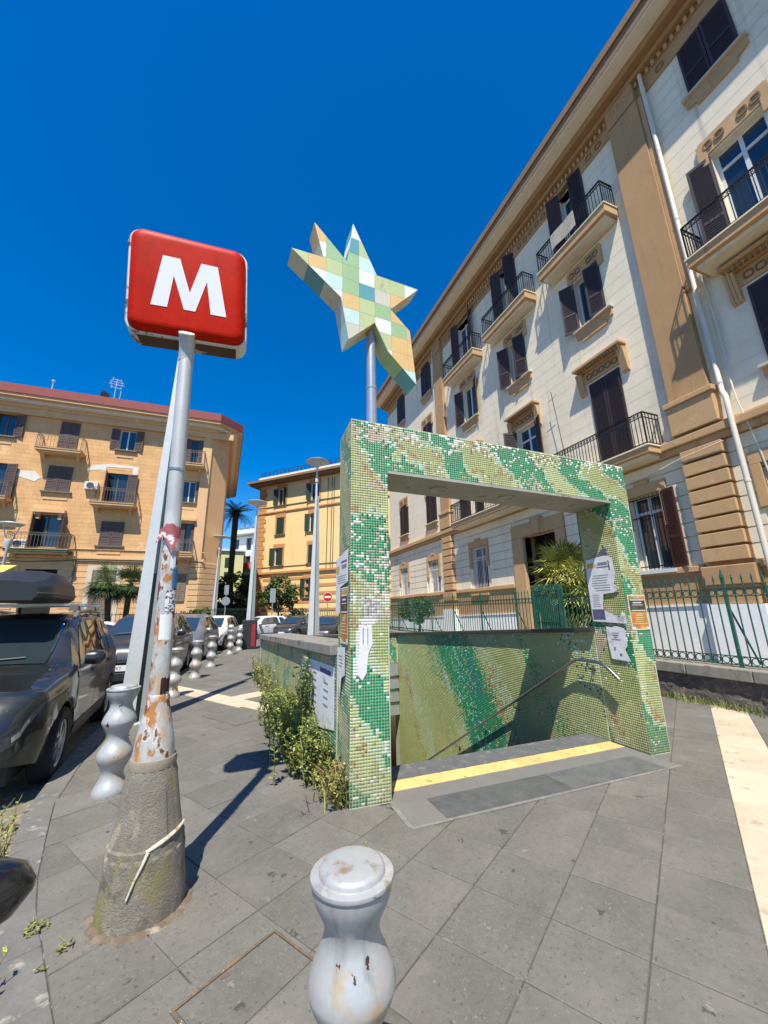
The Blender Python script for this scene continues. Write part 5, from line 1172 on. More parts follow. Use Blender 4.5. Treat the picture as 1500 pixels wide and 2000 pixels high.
# hedge railings in front of the far gardens
def far_fence(label, a, b, h, z0=0., step=.16):
    t = thing('railing', label, 'fence', (a[0], a[1], z0)); L_ = math.hypot(b[0] - a[0], b[1] - a[1]); f = Fr((a[0], a[1], 0), (b[0] - a[0], b[1] - a[1], 0), (b[1] - a[1], a[0] - b[0], 0))
    q = MB(); n = int(L_ / step)
    for i in range(n + 1): q.box(L_ * i / n - .012, L_ * i / n + .012, z0, z0 + h, -.012, .012, f)
    q.build('bars', M_dgreen, t, kind='stuff'); MB().box(0, L_, z0 + h - .15, z0 + h - .11, -.02, .02, f).build('top_rail', M_dgreen, t); MB().box(0, L_, z0 + .15, z0 + .19, -.02, .02, f).build('bottom_rail', M_dgreen, t)
    MB().box(0, L_, 0, z0 + .02, -.15, .15, f).build('footing', M_capst, t)
a, b = raypt(440, 1200, 33), raypt(500, 1200, 38); far_fence('dark green railing below the date palm behind the white hatchback', (-1.9, 27.8), (1.2, 33.5), 1.7, .25)
a, b = raypt(545, 1200, 33), raypt(600, 1200, 31); far_fence('green railing in front of the low bush behind the grey car', (a.x, a.y), (b.x + 6, b.y - 6), 1.5, .3)
far_fence('thin grey-green railing in front of the tufa building behind the parked cars', (-16, 26.2), (-1.9, 26.2), 1.35, .4, .2)
# ------------------------------------------------------------------ cars
M_tyre = mat('tyre_rubber', (.018, .018, .018), .85, var=.2, vs=15, bump=.3)
M_rim2 = mat('alloy_rim', (.42, .43, .44), .35, .8, var=.1)
M_cblk = mat('black_plastic', (.015, .015, .016), .55, var=.1)
M_cgl = glass('car_glass', (.025, .04, .045), .03); M_cgl.node_tree.nodes['Principled BSDF'].inputs['IOR'].default_value = 2.1
M_hl = mat('headlamp_glass', (.05, .055, .06), .08, .2, var=.25, vs=9, bump=.1, bs=12)
M_tl = mat('tail_lamp', (.28, .012, .012), .2, var=.1)
M_chr = mat('chrome', (.6, .6, .6), .15, 1., var=.05)
M_plt = mat('plate_white', (.7, .7, .7), .5, var=.03); M_plb = mat('plate_blue', (.02, .07, .4), .5)
def ip(P, x):
    if x <= P[0][0]: return P[0][1]
    for (a, b), (c, d) in zip(P, P[1:]):
        if x <= c:
            t = (x - a) / (c - a); t = t * t * (3 - 2 * t) * .45 + t * .55; return b + (d - b) * t
    return P[-1][1]
def car(label, loc, rz, K, paint, group='cars parked along the kerb', rails=False, plate='', dark_sill=False, zs=1.):
    t = thing('parked_car', label, 'car', loc, group, world=False, rz=rz); t.scale = (1, 1, zs)
    L, W, H = K['L'], K['W'], K['H']; fx = L / 2; xw = K['wheels']; rw = K['rw']
    top = K['top']; belt = K['belt']; plan = K['plan']; roofw = K['roofw']
    def sec(x):
        w_ = ip(plan, x) * W / 2; zt = ip(top, x); zb = min(ip(belt, x), zt - .02); g = max(0, min(1, (zt - zb - .06) / .30)); wr = ip(roofw, x) * W / 2
        z0 = K['sill'] + .10 * max(0, (abs(x) - L * .40) / (L * .1)); 
        za_ = 0
        for xc in xw:
            if abs(x - xc) < rw + .055: za_ = max(za_, rw + math.sqrt((rw + .055) ** 2 - (x - xc) ** 2))
        zl = max(z0, za_)
        zm = max(zb * .66, zl + .03)
        P = [(w_ * .945, zl), (w_ * .985, max(z0 + .16, zl + .012)), (w_, max(zm, zl + .024)), (w_ * .985, max(zb - .10, zl + .036)), (w_ * .955, zb)]
        a = (w_ * .90 * (1 - g) + wr * g, zb + (zt - zb) * (.55 * (1 - g) + .86 * g)); b = (w_ * .62 * (1 - g) + wr * .86 * g, zb + (zt - zb) * (.85 * (1 - g) + .97 * g))
        P += [a, b, (b[0] * .5, zt - (zt - b[1]) * .25), (0, zt)]
        return P
    NP = 9
    def pt(x, s, side):
        P = sec(x); i = min(int(s), NP - 2); f = s - i; return Vector((x, side * (P[i][0] * (1 - f) + P[i + 1][0] * f), P[i][1] * (1 - f) + P[i + 1][1] * f))
    xs = [-fx + L * i / 84 for i in range(85)]
    xs = sorted(set([round(x, 4) for x in xs] + [round(v, 4) for xc in xw for v in (xc - rw - .054, xc + rw + .054)]))
    mb = MB(); R = []
    for x in xs:
        P = sec(x); R.append([Vector((x, y, z)) for y, z in P] + [Vector((x, -y, z)) for y, z in P[-2::-1]])
    n = len(R[0]); vs = [p for r in R for p in r]; fs = [(i * n + j, i * n + j + 1, (i + 1) * n + j + 1, (i + 1) * n + j) for i in range(len(R) - 1) for j in range(n - 1)]
    fs += [tuple(range(n)), tuple(range((len(R) - 1) * n, len(R) * n))[::-1]]
    mb.add(vs, fs); mb.build('body', paint, t, smooth=True, sharp=42)
    MB().box(-fx + .12, fx - .12, -W / 2 + .24, W / 2 - .24, .2, .75).build('underbody', M_cblk, t)
    def patch(nm, x0, x1, s0, s1, side, m, par=t, off=.006, nx=8, ns=3, shape=None):
        q = MB(); vs = []
        for i in range(nx + 1):
            for j in range(ns + 1):
                fi, fj = i / nx, j / ns
                xx, ss = (x0 + (x1 - x0) * fi, s0 + (s1 - s0) * fj) if shape is None else shape(fi, fj)
                xx = max(-fx + .004, min(fx - .004, xx))
                p = pt(xx, ss, side); e = .01
                du = pt(xx + e, ss, side) - pt(xx - e, ss, side); dv_ = pt(xx, min(ss + .05, NP - 1.01), side) - pt(xx, max(ss - .05, 0), side)
                nn = du.cross(dv_); nn = nn.normalized() if nn.length > 1e-9 else Vector((0, side, 0))
                if nn.dot(Vector((0, side * .8, .6))) < 0: nn = -nn
                vs.append(p + nn * off)
        q.add(vs, [(i * (ns + 1) + j, (i + 1) * (ns + 1) + j, (i + 1) * (ns + 1) + j + 1, i * (ns + 1) + j + 1) for i in range(nx) for j in range(ns)])
        return q.build(nm, m, par, smooth=True, sharp=180)
    d0, d1, d2 = K['doors']                           # rear edge, middle pillar, front edge
    for side in (1, -1):
        for a, b, nm in ((d1 + .008, d2, 'front'), (d0, d1 - .008, 'rear')):
            d = patch('door', a, b, 1.0, 4.0, side, paint, off=.005, nx=10, ns=4)
            hx_ = a + .10; hp = pt(hx_ + .1, 3.1, side); MB().box(hp.x - .10, hp.x + .10, hp.y - .012, hp.y + side * .03 if side > 0 else hp.y + .012, hp.z - .015, hp.z + .02).build('door_handle', paint if not dark_sill else M_cblk, d) if side > 0 else MB().box(hp.x - .10, hp.x + .10, hp.y - .03, hp.y + .012, hp.z - .015, hp.z + .02).build('door_handle', paint, d)
        for xx in (d0, d1, d2): patch('door_gap', xx - .007, xx + .007, .9, 4.05, side, M_cblk, off=.0065, nx=1, ns=8)
        patch('window_trim', d0 - .55, d2 - .1, 3.98, 4.10, side, M_cblk, off=.0075, nx=16, ns=1)
        patch('pillar_trim', d1 - .035, d1 + .035, 4.08, 4.96, side, M_cblk, off=.0055, nx=2, ns=4)
        ws = K['sidewin']
        for a, b, ta, tb in ws:
            def shp(fi, fj, a=a, b=b, ta=ta, tb=tb):
                xl = a + (ta - a) * fj; xr = b + (tb - b) * fj; return xl + (xr - xl) * fi, 4.10 + .86 * fj
            wd = patch('side_window', 0, 1, 0, 1, side, M_cgl, off=.006, nx=6, ns=4, shape=shp)
        if dark_sill:
            patch('sill_cladding', xw[0] + rw + .07, xw[1] - rw - .07, .0, 1.0, side, M_cblk, off=.012, nx=8, ns=2)
        def hl(fi, fj): return fx - .012 - .26 * (1 - fi), 2.7 + .95 * fj * (.4 + .6 * fi) + .5 * (1 - fi)
        hd = patch('headlight', 0, 1, 0, 1, side, M_hl, off=.007, nx=6, ns=4, shape=hl)
        patch('reflector', 0, 1, 0, 1, side, M_chr, hd, off=.010, nx=3, ns=3, shape=lambda fi, fj: hl(.45 + .4 * fi, .25 + .5 * fj))
        patch('tail_light', -fx + .01, -fx + .20, 2.6, 4.0, side, M_tl, off=.007)
        mp = pt(K['mirror'], 4.15, side); my = mp.y
        mm = MB(); R = []
        for k, (rx_, ry_, rz_) in enumerate(((.02, .03, .03), (.075, .0, .075), (.095, .09, .085), (.085, .17, .075), (.03, .21, .04))):
            cy = my + side * (.05 + ry_); R.append([Vector((K['mirror'] + .02 + rx_ * math.cos(2 * math.pi * j / 12), cy, mp.z + .07 + rz_ * math.sin(2 * math.pi * j / 12))) for j in range(12)])
        mi_ = mm.rings(R).build('mirror', paint, t, smooth=True, sharp=60)
        MB().box(K['mirror'] - .085, K['mirror'] - .07, min(my + side * .06, my + side * .24), max(my + side * .06, my + side * .24), mp.z + .015, mp.z + .13).build('mirror_glass', M_chr, mi_)
        if rails:
            ra, rb = K['rail']; pts = [pt(x, 5.75, side) + Vector((0, 0, dz)) for x, dz in ((ra, .0), (ra + .12, .055), ((ra + rb) / 2, .06), (rb - .14, .055), (rb, .0))]
            MB().tube(pts, .022, 8).build('roof_rail', mat('rail_silver', (.33, .34, .35), .4, .6), t, smooth=True)
        for xc in xw:
            yc = W / 2 - .115; wh = bpy.data.objects.new('wheel', None); COL.objects.link(wh); wh.parent = t; wh.location = (xc, side * yc, rw); wh.empty_display_size = .1
            def ringy(prof): return [[Vector((r * math.cos(2 * math.pi * k / 28), side * y, r * math.sin(2 * math.pi * k / 28))) for k in range(28)] for r, y in prof]
            MB().rings(ringy([(rw * .62, -.09), (rw * .93, -.10), (rw, -.07), (rw, .07), (rw * .93, .10), (rw * .66, .095), (rw * .64, .06)]), 0, True, False).build('tyre', M_tyre, wh, smooth=True)
            rm = MB().rings(ringy([(rw * .65, .07), (rw * .63, .085), (rw * .58, .075), (rw * .55, .03)]), 0, False, False)
            rm.rings(ringy([(rw * .6, .01), (.001, .012)]), 1, False, True)
            for s in range(7):
                a = 2 * math.pi * s / 7; ca, sa = math.cos(a), math.sin(a); w2 = .026
                rm.hexa([Vector((r * ca - w_ * sa, side * y, r * sa + w_ * ca)) for r, w_, y in ((.03, -w2, .03), (rw * .6, -w2 * .8, .035), (rw * .6, w2 * .8, .035), (.03, w2, .03), (.03, -w2, .075), (rw * .6, -w2 * .8, .07), (rw * .6, w2 * .8, .07), (.03, w2, .075))])
            rm.rings(ringy([(.06, .03), (.06, .085), (.02, .09)]), 0, False, True)
            rm.build('rim', [M_rim2, M_cblk], wh)
            # arch lip
            pts = [pt(xc + (rw + .056) * math.cos(a), .0, side) + Vector((0, side * .006, 0)) for a in [math.pi * (k / 14) for k in range(15)]]
            MB().tube([Vector((p.x, p.y, rw + (rw + .062) * math.sin(math.pi * k / 14))) for k, p in enumerate(pts)], .020 if dark_sill else .009, 6).build('wheel_arch', M_cblk if dark_sill else paint, t, smooth=True)
    # glass front and back, laid on the body
    def screen(nm, xa, xb, s_in, off):
        q = MB(); vs = []; nx, ny = 6, 10
        for i in range(nx + 1):
            x = xa + (xb - xa) * i / nx; P = sec(x)
            for j in range(ny + 1):
                f = -1 + 2 * j / ny; yy = f * P[6][0] * s_in; u = abs(f) * s_in
                # height across the section
                zz = P[8][1] + (P[6][1] - P[8][1]) * (u ** 2)
                e = .02; zt1, zt0 = ip(top, x + e), ip(top, x - e); nrm = Vector((-(zt1 - zt0), 0, 2 * e)).normalized()
                vs.append(Vector((x, yy, zz)) + nrm * off)
        q.add(vs, [(i * (ny + 1) + j, (i + 1) * (ny + 1) + j, (i + 1) * (ny + 1) + j + 1, i * (ny + 1) + j + 1) for i in range(nx) for j in range(ny)])
        return q.build(nm, M_cgl, t, smooth=True)
    wa, wb_ = K['wind']; sc = screen('windscreen', wa, wb_, .97, .012)
    P = sec(wa); MB().tube([(wa + .03, -.45, ip(top, wa) + .03), (wa - .06, .35, ip(top, wa - .06) + .03)], .009, 5).build('wiper', M_cblk, sc)
    ra, rb = K['rear']; screen('rear_window', ra, rb, .9, .012)
    zf = ip(top, fx - .02); wf = ip(plan, fx) * W / 2
    MB().box(fx - .05, fx + .006, -wf * .62, wf * .62, zf - .24, zf - .07).build('grille', M_cblk, t, bevel=.01)
    for sd_ in (-1, 1): MB().box(fx - .06, fx + .004, min(sd_ * wf * .66, sd_ * wf * .97), max(sd_ * wf * .66, sd_ * wf * .97), zf - .24, zf - .10).build('lamp_unit', M_hl, t, bevel=.02)
    gr = MB()
    for k in range(3): gr.box(fx - .02, fx + .014, -wf * .6, wf * .6, zf - .22 + k * .052, zf - .20 + k * .052)
    gr.build('grille_bars', M_chr, t, kind='stuff')
    MB().box(fx - .10, fx + .012, -wf * .9, wf * .9, K['sill'] - .02, K['sill'] + .17).build('bumper', M_cblk, t, bevel=.03)
    pl_ = MB().box(fx + .004, fx + .022, -.26, .26, K['sill'] + .19, K['sill'] + .30).build('number_plate', M_plt, t)
    for s in (-1, 1): MB().box(fx + .02, fx + .024, min(s * .26, s * .215), max(s * .26, s * .215), K['sill'] + .19, K['sill'] + .30).build('plate_band', M_plb, pl_)
    if plate:
        tx_ = bpy.data.curves.new('plate_text', 'FONT'); tx_.body = plate; tx_.size = .10; tx_.align_x = 'CENTER'
        to = bpy.data.objects.new('plate_text', tx_); COL.objects.link(to); dg = bpy.context.evaluated_depsgraph_get(); me = bpy.data.meshes.new_from_object(to.evaluated_get(dg)); bpy.data.objects.remove(to)
        me.materials.clear(); me.materials.append(M_ink); o = link(me, 'plate_text', pl_); o.location = (fx + .0245, 0, K['sill'] + .21); o.rotation_euler = (math.pi / 2, 0, math.pi / 2)
    rp = MB().box(-fx - .012, -fx + .01, -.26, .26, K['sill'] + .45, K['sill'] + .56).build('number_plate', M_plt, t)
    return t
SUV = dict(L=4.32, W=1.82, H=1.63, wheels=(-1.33, 1.34), rw=.335, sill=.27, top=[(-2.16, .72), (-2.12, .98), (-2.02, 1.12), (-1.80, 1.50), (-1.55, 1.59), (-.7, 1.63), (.1, 1.61), (.42, 1.55), (1.12, 1.06), (1.25, 1.035), (1.9, .93), (2.08, .82), (2.16, .62)],
           belt=[(-2.16, .80), (-1.9, 1.05), (-.5, 1.03), (1.05, .99), (1.9, .86), (2.16, .60)], plan=[(-2.16, .80), (-2.0, .94), (-1.5, 1.), (1.3, 1.), (1.85, .94), (2.08, .80), (2.16, .66)], roofw=[(-2.16, .6), (-1.8, .66), (-.5, .735), (.3, .71), (1.1, .78), (2.16, .7)],
           doors=(-1.02, .02, 1.02), sidewin=[(.04, .86, .06, .36), (-.92, -.04, -.86, .0), (-1.62, -1.02, -1.45, -.98)], wind=(1.07, .46), rear=(-1.98, -1.80), hl=.40, mirror=.80, rail=(-1.5, .25))
HAT = dict(L=3.95, W=1.70, H=1.48, wheels=(-1.22, 1.26), rw=.30, sill=.20, top=[(-1.97, .60), (-1.93, .86), (-1.86, 1.0), (-1.62, 1.36), (-1.35, 1.44), (-.5, 1.48), (.1, 1.46), (.42, 1.38), (1.18, .95), (1.32, .92), (1.78, .78), (1.93, .66), (1.97, .50)],
           belt=[(-1.97, .66), (-1.75, .95), (-.4, .93), (1.1, .87), (1.7, .74), (1.97, .48)], plan=[(-1.97, .78), (-1.8, .93), (-1.3, 1.), (1.1, 1.), (1.65, .93), (1.88, .79), (1.97, .62)], roofw=[(-1.97, .6), (-1.6, .66), (-.4, .70), (.3, .68), (1.1, .76), (1.97, .7)],
           doors=(-.90, .08, 1.05), sidewin=[(.10, .88, .12, .38), (-.82, .03, -.76, .06), (-1.45, -.92, -1.25, -.88)], wind=(1.12, .46), rear=(-1.83, -1.62), hl=.42, mirror=.84, rail=(-1.3, .2))
MPV = dict(HAT, L=4.1, H=1.58); EST = dict(SUV, H=1.56, sill=.22)
EST['top'] = [(x, z - (.07 if z > 1.2 else 0)) for x, z in SUV['top']]; EST['rw'] = .32
P_dgrey = mat('paint_dark_grey', (.020, .023, .023), .34, .3, var=.25, vs=3.5, bump=.04, bs=200, coat=.9, spots=[((.05, .05, .046), 2.2, .58, .3, 1)])
P_blk = mat('paint_slate', (.045, .045, .055), .32, .35, var=.1, vs=2, bump=0, coat=.5)
P_silv = mat('paint_silver', (.30, .30, .33), .3, .6, var=.06, vs=2, bump=0, coat=.4)
P_wht = mat('paint_white', (.68, .69, .70), .35, .0, var=.04, vs=2, bump=0, coat=.4)
P_gry = mat('paint_mid_grey', (.075, .08, .085), .3, .5, var=.08, vs=2, bump=0, coat=.4)
HD = -math.pi / 2          # nose towards the camera
car('dusty dark grey crossover with a roof box on its bars, at the left edge', (-2.66, 6.93, ROADZ), HD + .085, SUV, P_dgrey, rails=True, dark_sill=True, zs=1.08)
car('slate dark car with chrome grille nose-on behind the dark crossover', (-2.20, 13.1, ROADZ), HD - .07, EST, P_blk, plate='XY', zs=1.12)
car('silver-mauve hatchback parked behind the bollards, right of the rusty pole', (-1.55, 17.05, ROADZ), HD - .16, MPV, P_silv, zs=1.14)
car('white hatchback behind the far pair of bollards, nearest the lamp with the black box', (-.75, 22.2, ROADZ), HD - .22, HAT, P_wht, zs=1.08)
p = raypt(203, 1225, 19.5); car('white car half hidden behind the roof box and the slate car', (p.x, p.y, ROADZ), .2, HAT, P_wht, None)
p = raypt(512, 1235, 29.5); car('white hatchback seen from the side beyond the lamp with the black box', (p.x, p.y, ROADZ), math.pi + .55, HAT, P_wht, 'cars parked by the yellow building')
p = raypt(578, 1235, 28); car('mid grey hatchback parked left of the portal, facing the street', (p.x, p.y, ROADZ), math.pi + .95, HAT, P_gry, 'cars parked by the yellow building')
p = raypt(640, 1235, 24); car('dark car glimpsed between the lamp post and the portal leg', (p.x, p.y, ROADZ), math.pi + 1.1, HAT, P_blk, 'cars parked by the yellow building')
# roof box on the near car
rbx = thing('roof_box', 'black plastic roof box strapped on the dark grey crossover', 'roof box', (-2.66, 6.95, ROADZ + 1.80), world=False, rz=HD + .085)
def rbsec(x):
    f = (x + 1.05) / 2.1; sm = lambda t: (lambda q: q * q * (3 - 2 * q))(max(0., min(1., t)))
    hw = .19 + .25 * sm(f / .42) - .10 * sm((f - .86) / .14); hz_ = .05 + .25 * sm(f / .55) - .18 * sm((f - .66) / .34)
    return hw, max(.03, hz_)
R = []
for i in range(25):
    x = -1.05 + 2.1 * i / 24; hw, hz_ = rbsec(x)
    R.append([Vector((x, hw * a, b)) for a, b in [(.86, .02), (.98, .06), (1., .11), (.985, .13), (.93, .13 + (hz_ - .03) * .55), (.72, .13 + hz_ * .88), (.40, .13 + hz_ * .97), (.36, .13 + hz_ * 1.0), (0, .13 + hz_ * 1.01), (-.36, .13 + hz_ * 1.0), (-.40, .13 + hz_ * .97), (-.72, .13 + hz_ * .88), (-.93, .13 + (hz_ - .03) * .55), (-.985, .13), (-1., .11), (-.98, .06), (-.86, .02)]])
M_box = mat('box_plastic', (.022, .023, .025), .45, var=.12, vs=3, bump=.15, bs=160)
MB().rings([[p + Vector((0, 0, .07)) for p in r] for r in R]).build('lid_and_shell', M_box, rbx, smooth=True, sharp=28)
ed = [r[2] + Vector((0, .004, .068)) for r in R]; MB().tube(ed, .008, 5).build('seam', mat('seam_grey', (.12, .12, .12), .5), rbx)
ed = [r[-3] + Vector((0, -.004, .068)) for r in R]; MB().tube(ed, .008, 5).build('seam', MATS['seam_grey'], rbx)
for x in (-.55, .45):
    br = MB().box(x - .035, x + .035, -.72, .72, .03, .06).build('crossbar', M_rim2, rbx)
    for s in (-1, 1): MB().hexa([Vector((x - .07, s * .55, -.03)), Vector((x + .07, s * .55, -.03)), Vector((x + .07, s * .66, -.03)), Vector((x - .07, s * .66, -.03)), Vector((x - .04, s * .56, .05)), Vector((x + .04, s * .56, .05)), Vector((x + .04, s * .64, .05)), Vector((x - .04, s * .64, .05))]).build('bar_foot', M_cblk, br)
# ------------------------------------------------------------------ scooter at the left bottom edge (only its mirror is in view)
scx, scy = -.44, 1.28
scq = thing('scooter', 'black scooter mirror poking in at the lower left edge', 'scooter', (-.78, 1.15, ROADZ))
M_sblk = mat('scooter_black', (.010, .010, .012), .22, var=.1, coat=.5)
R = []
for k, (f, r1, r2) in enumerate(((0, .012, .01), (.08, .05, .035), (.3, .075, .05), (.6, .072, .052), (.85, .05, .04), (1, .012, .01))):
    c = Vector((-.60, 1.36, .95)).lerp(Vector((-.415, 1.40, .955)), f)
    R.append([c + Vector((-.05, 1., .1)).normalized() * r2 * 1.5 * math.cos(2 * math.pi * j / 16) + Vector((0, -.1, 1)).normalized() * r1 * math.sin(2 * math.pi * j / 16) for j in range(16)])
MB().rings(R).build('mirror', M_sblk, scq, smooth=True)
MB().tube([(-.57, 1.35, .92), (-.66, 1.25, .75), (-.80, 1.08, .66)], .008, 6).build('mirror_stem', M_sblk, scq)
MB().tube([(-.62, 1.1, .64), (-.85, 1.02, .66), (-1.2, .80, .64)], .016, 8).build('handlebar', M_sblk, scq)
MB().tube([(-.90, .98, .62), (-.84, 1.18, .28)], .06, 10).build('steering_column', M_sblk, scq)
MB().box(-1.15, -.85, .35, 1.0, .02, .12).build('footboard', M_sblk, scq, bevel=.03)
MB().box(-1.2, -.88, -.2, .38, .05, .48).build('seat_body', M_sblk, scq, bevel=.08)
for c in ((-.83, 1.22), (-1.05, -.05)): MB().tube([(c[0] - .05, c[1] - .02, ROADZ + .2), (c[0] + .05, c[1] + .02, ROADZ + .2)], .2, 18).build('wheel', M_tyre, scq)
# ------------------------------------------------------------------ posters pasted on the portal
def poster(name, label, fr, poly, n0, m, bars=(), mats=None, t=.0015):
    T = thing(name, label, 'poster', tuple(fr(sum(p[0] for p in poly) / len(poly), min(p[1] for p in poly), n0)))
    MB().prism(poly, n0, n0 + t, fr).build('paper', m, T)
    for (a, b, c, d, mi) in bars: MB().quad(fr(a, c, n0 + t + .0008), fr(b, c, n0 + t + .0008), fr(b, d, n0 + t + .0008), fr(a, d, n0 + t + .0008)).build('print', mi, T)
    return T
M_pap = mat('poster_paper', (.68, .68, .69), .75, var=.08, vs=7, bump=.5, bs=9, bd=.01, spots=[((.45, .43, .44), 5, .62, .1, 1)])
M_blue = mat('ink_blue', (.10, .09, .18), .7, var=.5, vs=30); M_ink2 = mat('ink_grey', (.22, .22, .25), .7, var=.4, vs=40)
IF = Fr((STX - .002, 0, 0), (0, 1, 0), (-1, 0, 0))     # inner face of the far leg, u = y
rp_ = random.Random(8)
def lines(a, b, z0, z1, n, m, jit=.05): 
    out = []
    for k in range(n):
        z = z0 + (z1 - z0) * k / n; h = (z1 - z0) / n * .30; out.append((a + rp_.uniform(0, jit), b - rp_.uniform(0, jit), z, z + h, m))
    return out
MY = mat('ink_yellow', (.55, .40, .05), .7, var=.2)
poster('poster', 'big torn white notice on the inner side of the far portal leg', IF, [(3.91, 1.42), (3.915, 1.9), (3.90, 2.21), (3.60, 2.24), (3.50, 2.20), (3.49, 1.98), (3.53, 1.87), (3.46, 1.82), (3.55, 1.77), (3.70, 1.76), (3.74, 1.60), (3.72, 1.55), (3.52, 1.47), (3.48, 1.55), (3.44, 1.50), (3.44, 1.40)], .004, M_pap,
       lines(3.58, 3.86, 1.80, 2.02, 7, M_ink2) + lines(3.76, 3.88, 1.60, 1.77, 7, M_ink2, .02) + [(3.72, 3.90, 1.44, 1.57, M_blue), (3.78, 3.88, 2.10, 2.16, MY), (3.56, 3.74, 2.09, 2.105, M_ink), (3.58, 3.72, 2.12, 2.16, M_ink2), (3.55, 3.57, 2.05, 2.17, M_ink)])
poster('poster', 'dark scrap of an older poster above the big torn notice', IF, [(3.72, 2.25), (3.66, 2.30), (3.60, 2.34), (3.55, 2.32), (3.57, 2.26), (3.53, 2.25), (3.60, 2.245)], .003, M_blue)
poster('poster', 'smaller white notice pasted low on the inner side of the far portal leg', IF, [(3.72, .98), (3.74, 1.20), (3.735, 1.36), (3.66, 1.35), (3.60, 1.37), (3.49, 1.345), (3.48, 1.15), (3.52, 1.10), (3.47, .97)], .004, M_pap,
       [(3.57, 3.67, 1.28, 1.29, M_ink2), (3.58, 3.66, 1.25, 1.265, M_ink), (3.56, 3.68, 1.20, 1.215, M_ink2), (3.60, 3.65, 1.225, 1.24, M_ink2), (3.64, 3.67, 1.08, 1.12, M_ink2), (3.57, 3.60, 1.02, 1.05, M_ink)])
M_or = mat('poster_orange', (.55, .20, .03), .6, var=.35, vs=9, bump=.05, spots=[((.16, .26, .03), 8, .55, .12, 1), ((.68, .46, .06), 9, .58, .12, 1)])
M_dk = mat('poster_dark', (.07, .045, .035), .6, var=.3, vs=9)
def concert(fr, a, b, z0, z1, n0, lab):
    w, h = b - a, z1 - z0; P = lambda f: a + w * f; Q = lambda f: z0 + h * f
    bars = [(P(.05), P(.95), Q(.52), Q(.86), M_dk)] + [(P(x0), P(x1), Q(y), Q(y + dy), m) for x0, x1, y, dy, m in ((.12, .9, .84, .022, M_plt), (.25, .75, .76, .03, M_plt), (.2, .8, .70, .015, M_plt), (.15, .5, .60, .06, MATS['green_slab']), (.1, .9, .54, .022, M_plt), (.3, .75, .44, .015, M_plt), (.35, .7, .40, .015, M_plt), (.3, .8, .34, .015, M_plt), (.3, .7, .29, .012, M_plt), (.25, .7, .23, .012, M_plt), (.1, .9, .17, .012, M_plt), (.2, .8, .94, .012, M_plt), (.35, .65, .905, .012, M_plt), (.02, .2, .02, .07, M_plt), (.78, .98, .01, .07, M_plt))]
    bars = [(x0, x1, y0, y1, m) for x0, x1, y0, y1, m in bars]
    T = thing('poster', lab, 'poster', tuple(fr((a + b) / 2, z0, n0)))
    MB().prism([(a, z0), (b, z0), (b, z1), (a, z1)], n0, n0 + .0015, fr).build('paper', M_plt, T)
    MB().quad(fr(P(.03), Q(.03), n0 + .0022), fr(P(.97), Q(.03), n0 + .0022), fr(P(.97), Q(.98), n0 + .0022), fr(P(.03), Q(.98), n0 + .0022)).build('print', M_or, T)
    for k, (x0, x1, y0, y1, m) in enumerate(bars):
        e = n0 + .003 + (.0005 if k else 0); MB().quad(fr(x0, y0, e), fr(x1, y0, e), fr(x1, y1, e), fr(x0, y1, e)).build('print', m, T)
concert(AFR, 3.435, 3.715, 1.325, 1.735, .006, 'orange and green event poster on the street face of the far portal leg')
OF = Fr((1.024 - .005, 3.575, 0), (0, 1, 0), (-1, 0, 0))    # outer left side, u runs back
concert(OF, .05, .33, 1.30, 1.83, .004, 'orange and brown event poster on the outer side of the near portal leg')
poster('poster', 'white notice with a yellow mark high on the outer side of the near portal leg', OF, [(.06, 1.88), (.06, 2.20), (.54, 2.14), (.54, 1.60), (.36, 1.58), (.36, 1.84)], .003, M_pap, [(.10, .33, 2.08, 2.10, M_blue), (.12, .30, 2.02, 2.06, M_ink2), (.40, .52, 1.98, 2.06, MY)] + lines(.12, .50, 1.88, 1.97, 4, M_ink2))
poster('poster', 'narrow torn white strip poster below the brown one on the near portal leg', OF, [(.16, 1.02), (.15, 1.27), (.44, 1.25), (.43, 1.05), (.34, .80), (.28, .98)], .003, M_pap, lines(.22, .40, 1.08, 1.20, 4, M_ink))
poster('poster', 'torn white paper strip peeling on the street face of the near portal leg', AFR, [(.075, 1.03), (.06, 1.15), (.08, 1.27), (.10, 1.47), (.20, 1.46), (.21, 1.30), (.17, 1.22), (.15, 1.05), (.11, .99)], .005, M_pap, [(.115, .125, 1.3, 1.45, M_ink2), (.16, .168, 1.3, 1.44, M_ink2)])
PFR = lambda u, z, n: Vector((1.035 - (u - 4.1) * .046 - n, u, z))
poster('poster', 'large faded white bill on the kerb-side parapet behind the weeds', PFR, [(4.15, .45), (4.17, 1.04), (5.3, 1.02), (5.75, 1.03), (5.72, .35), (5.0, .30)], .006, M_pap, lines(4.9, 5.1, .55, .95, 5, M_ink2, .02) + lines(4.4, 4.6, .6, .9, 4, M_ink2, .02) + [(4.3, 4.75, .93, .98, M_blue)])
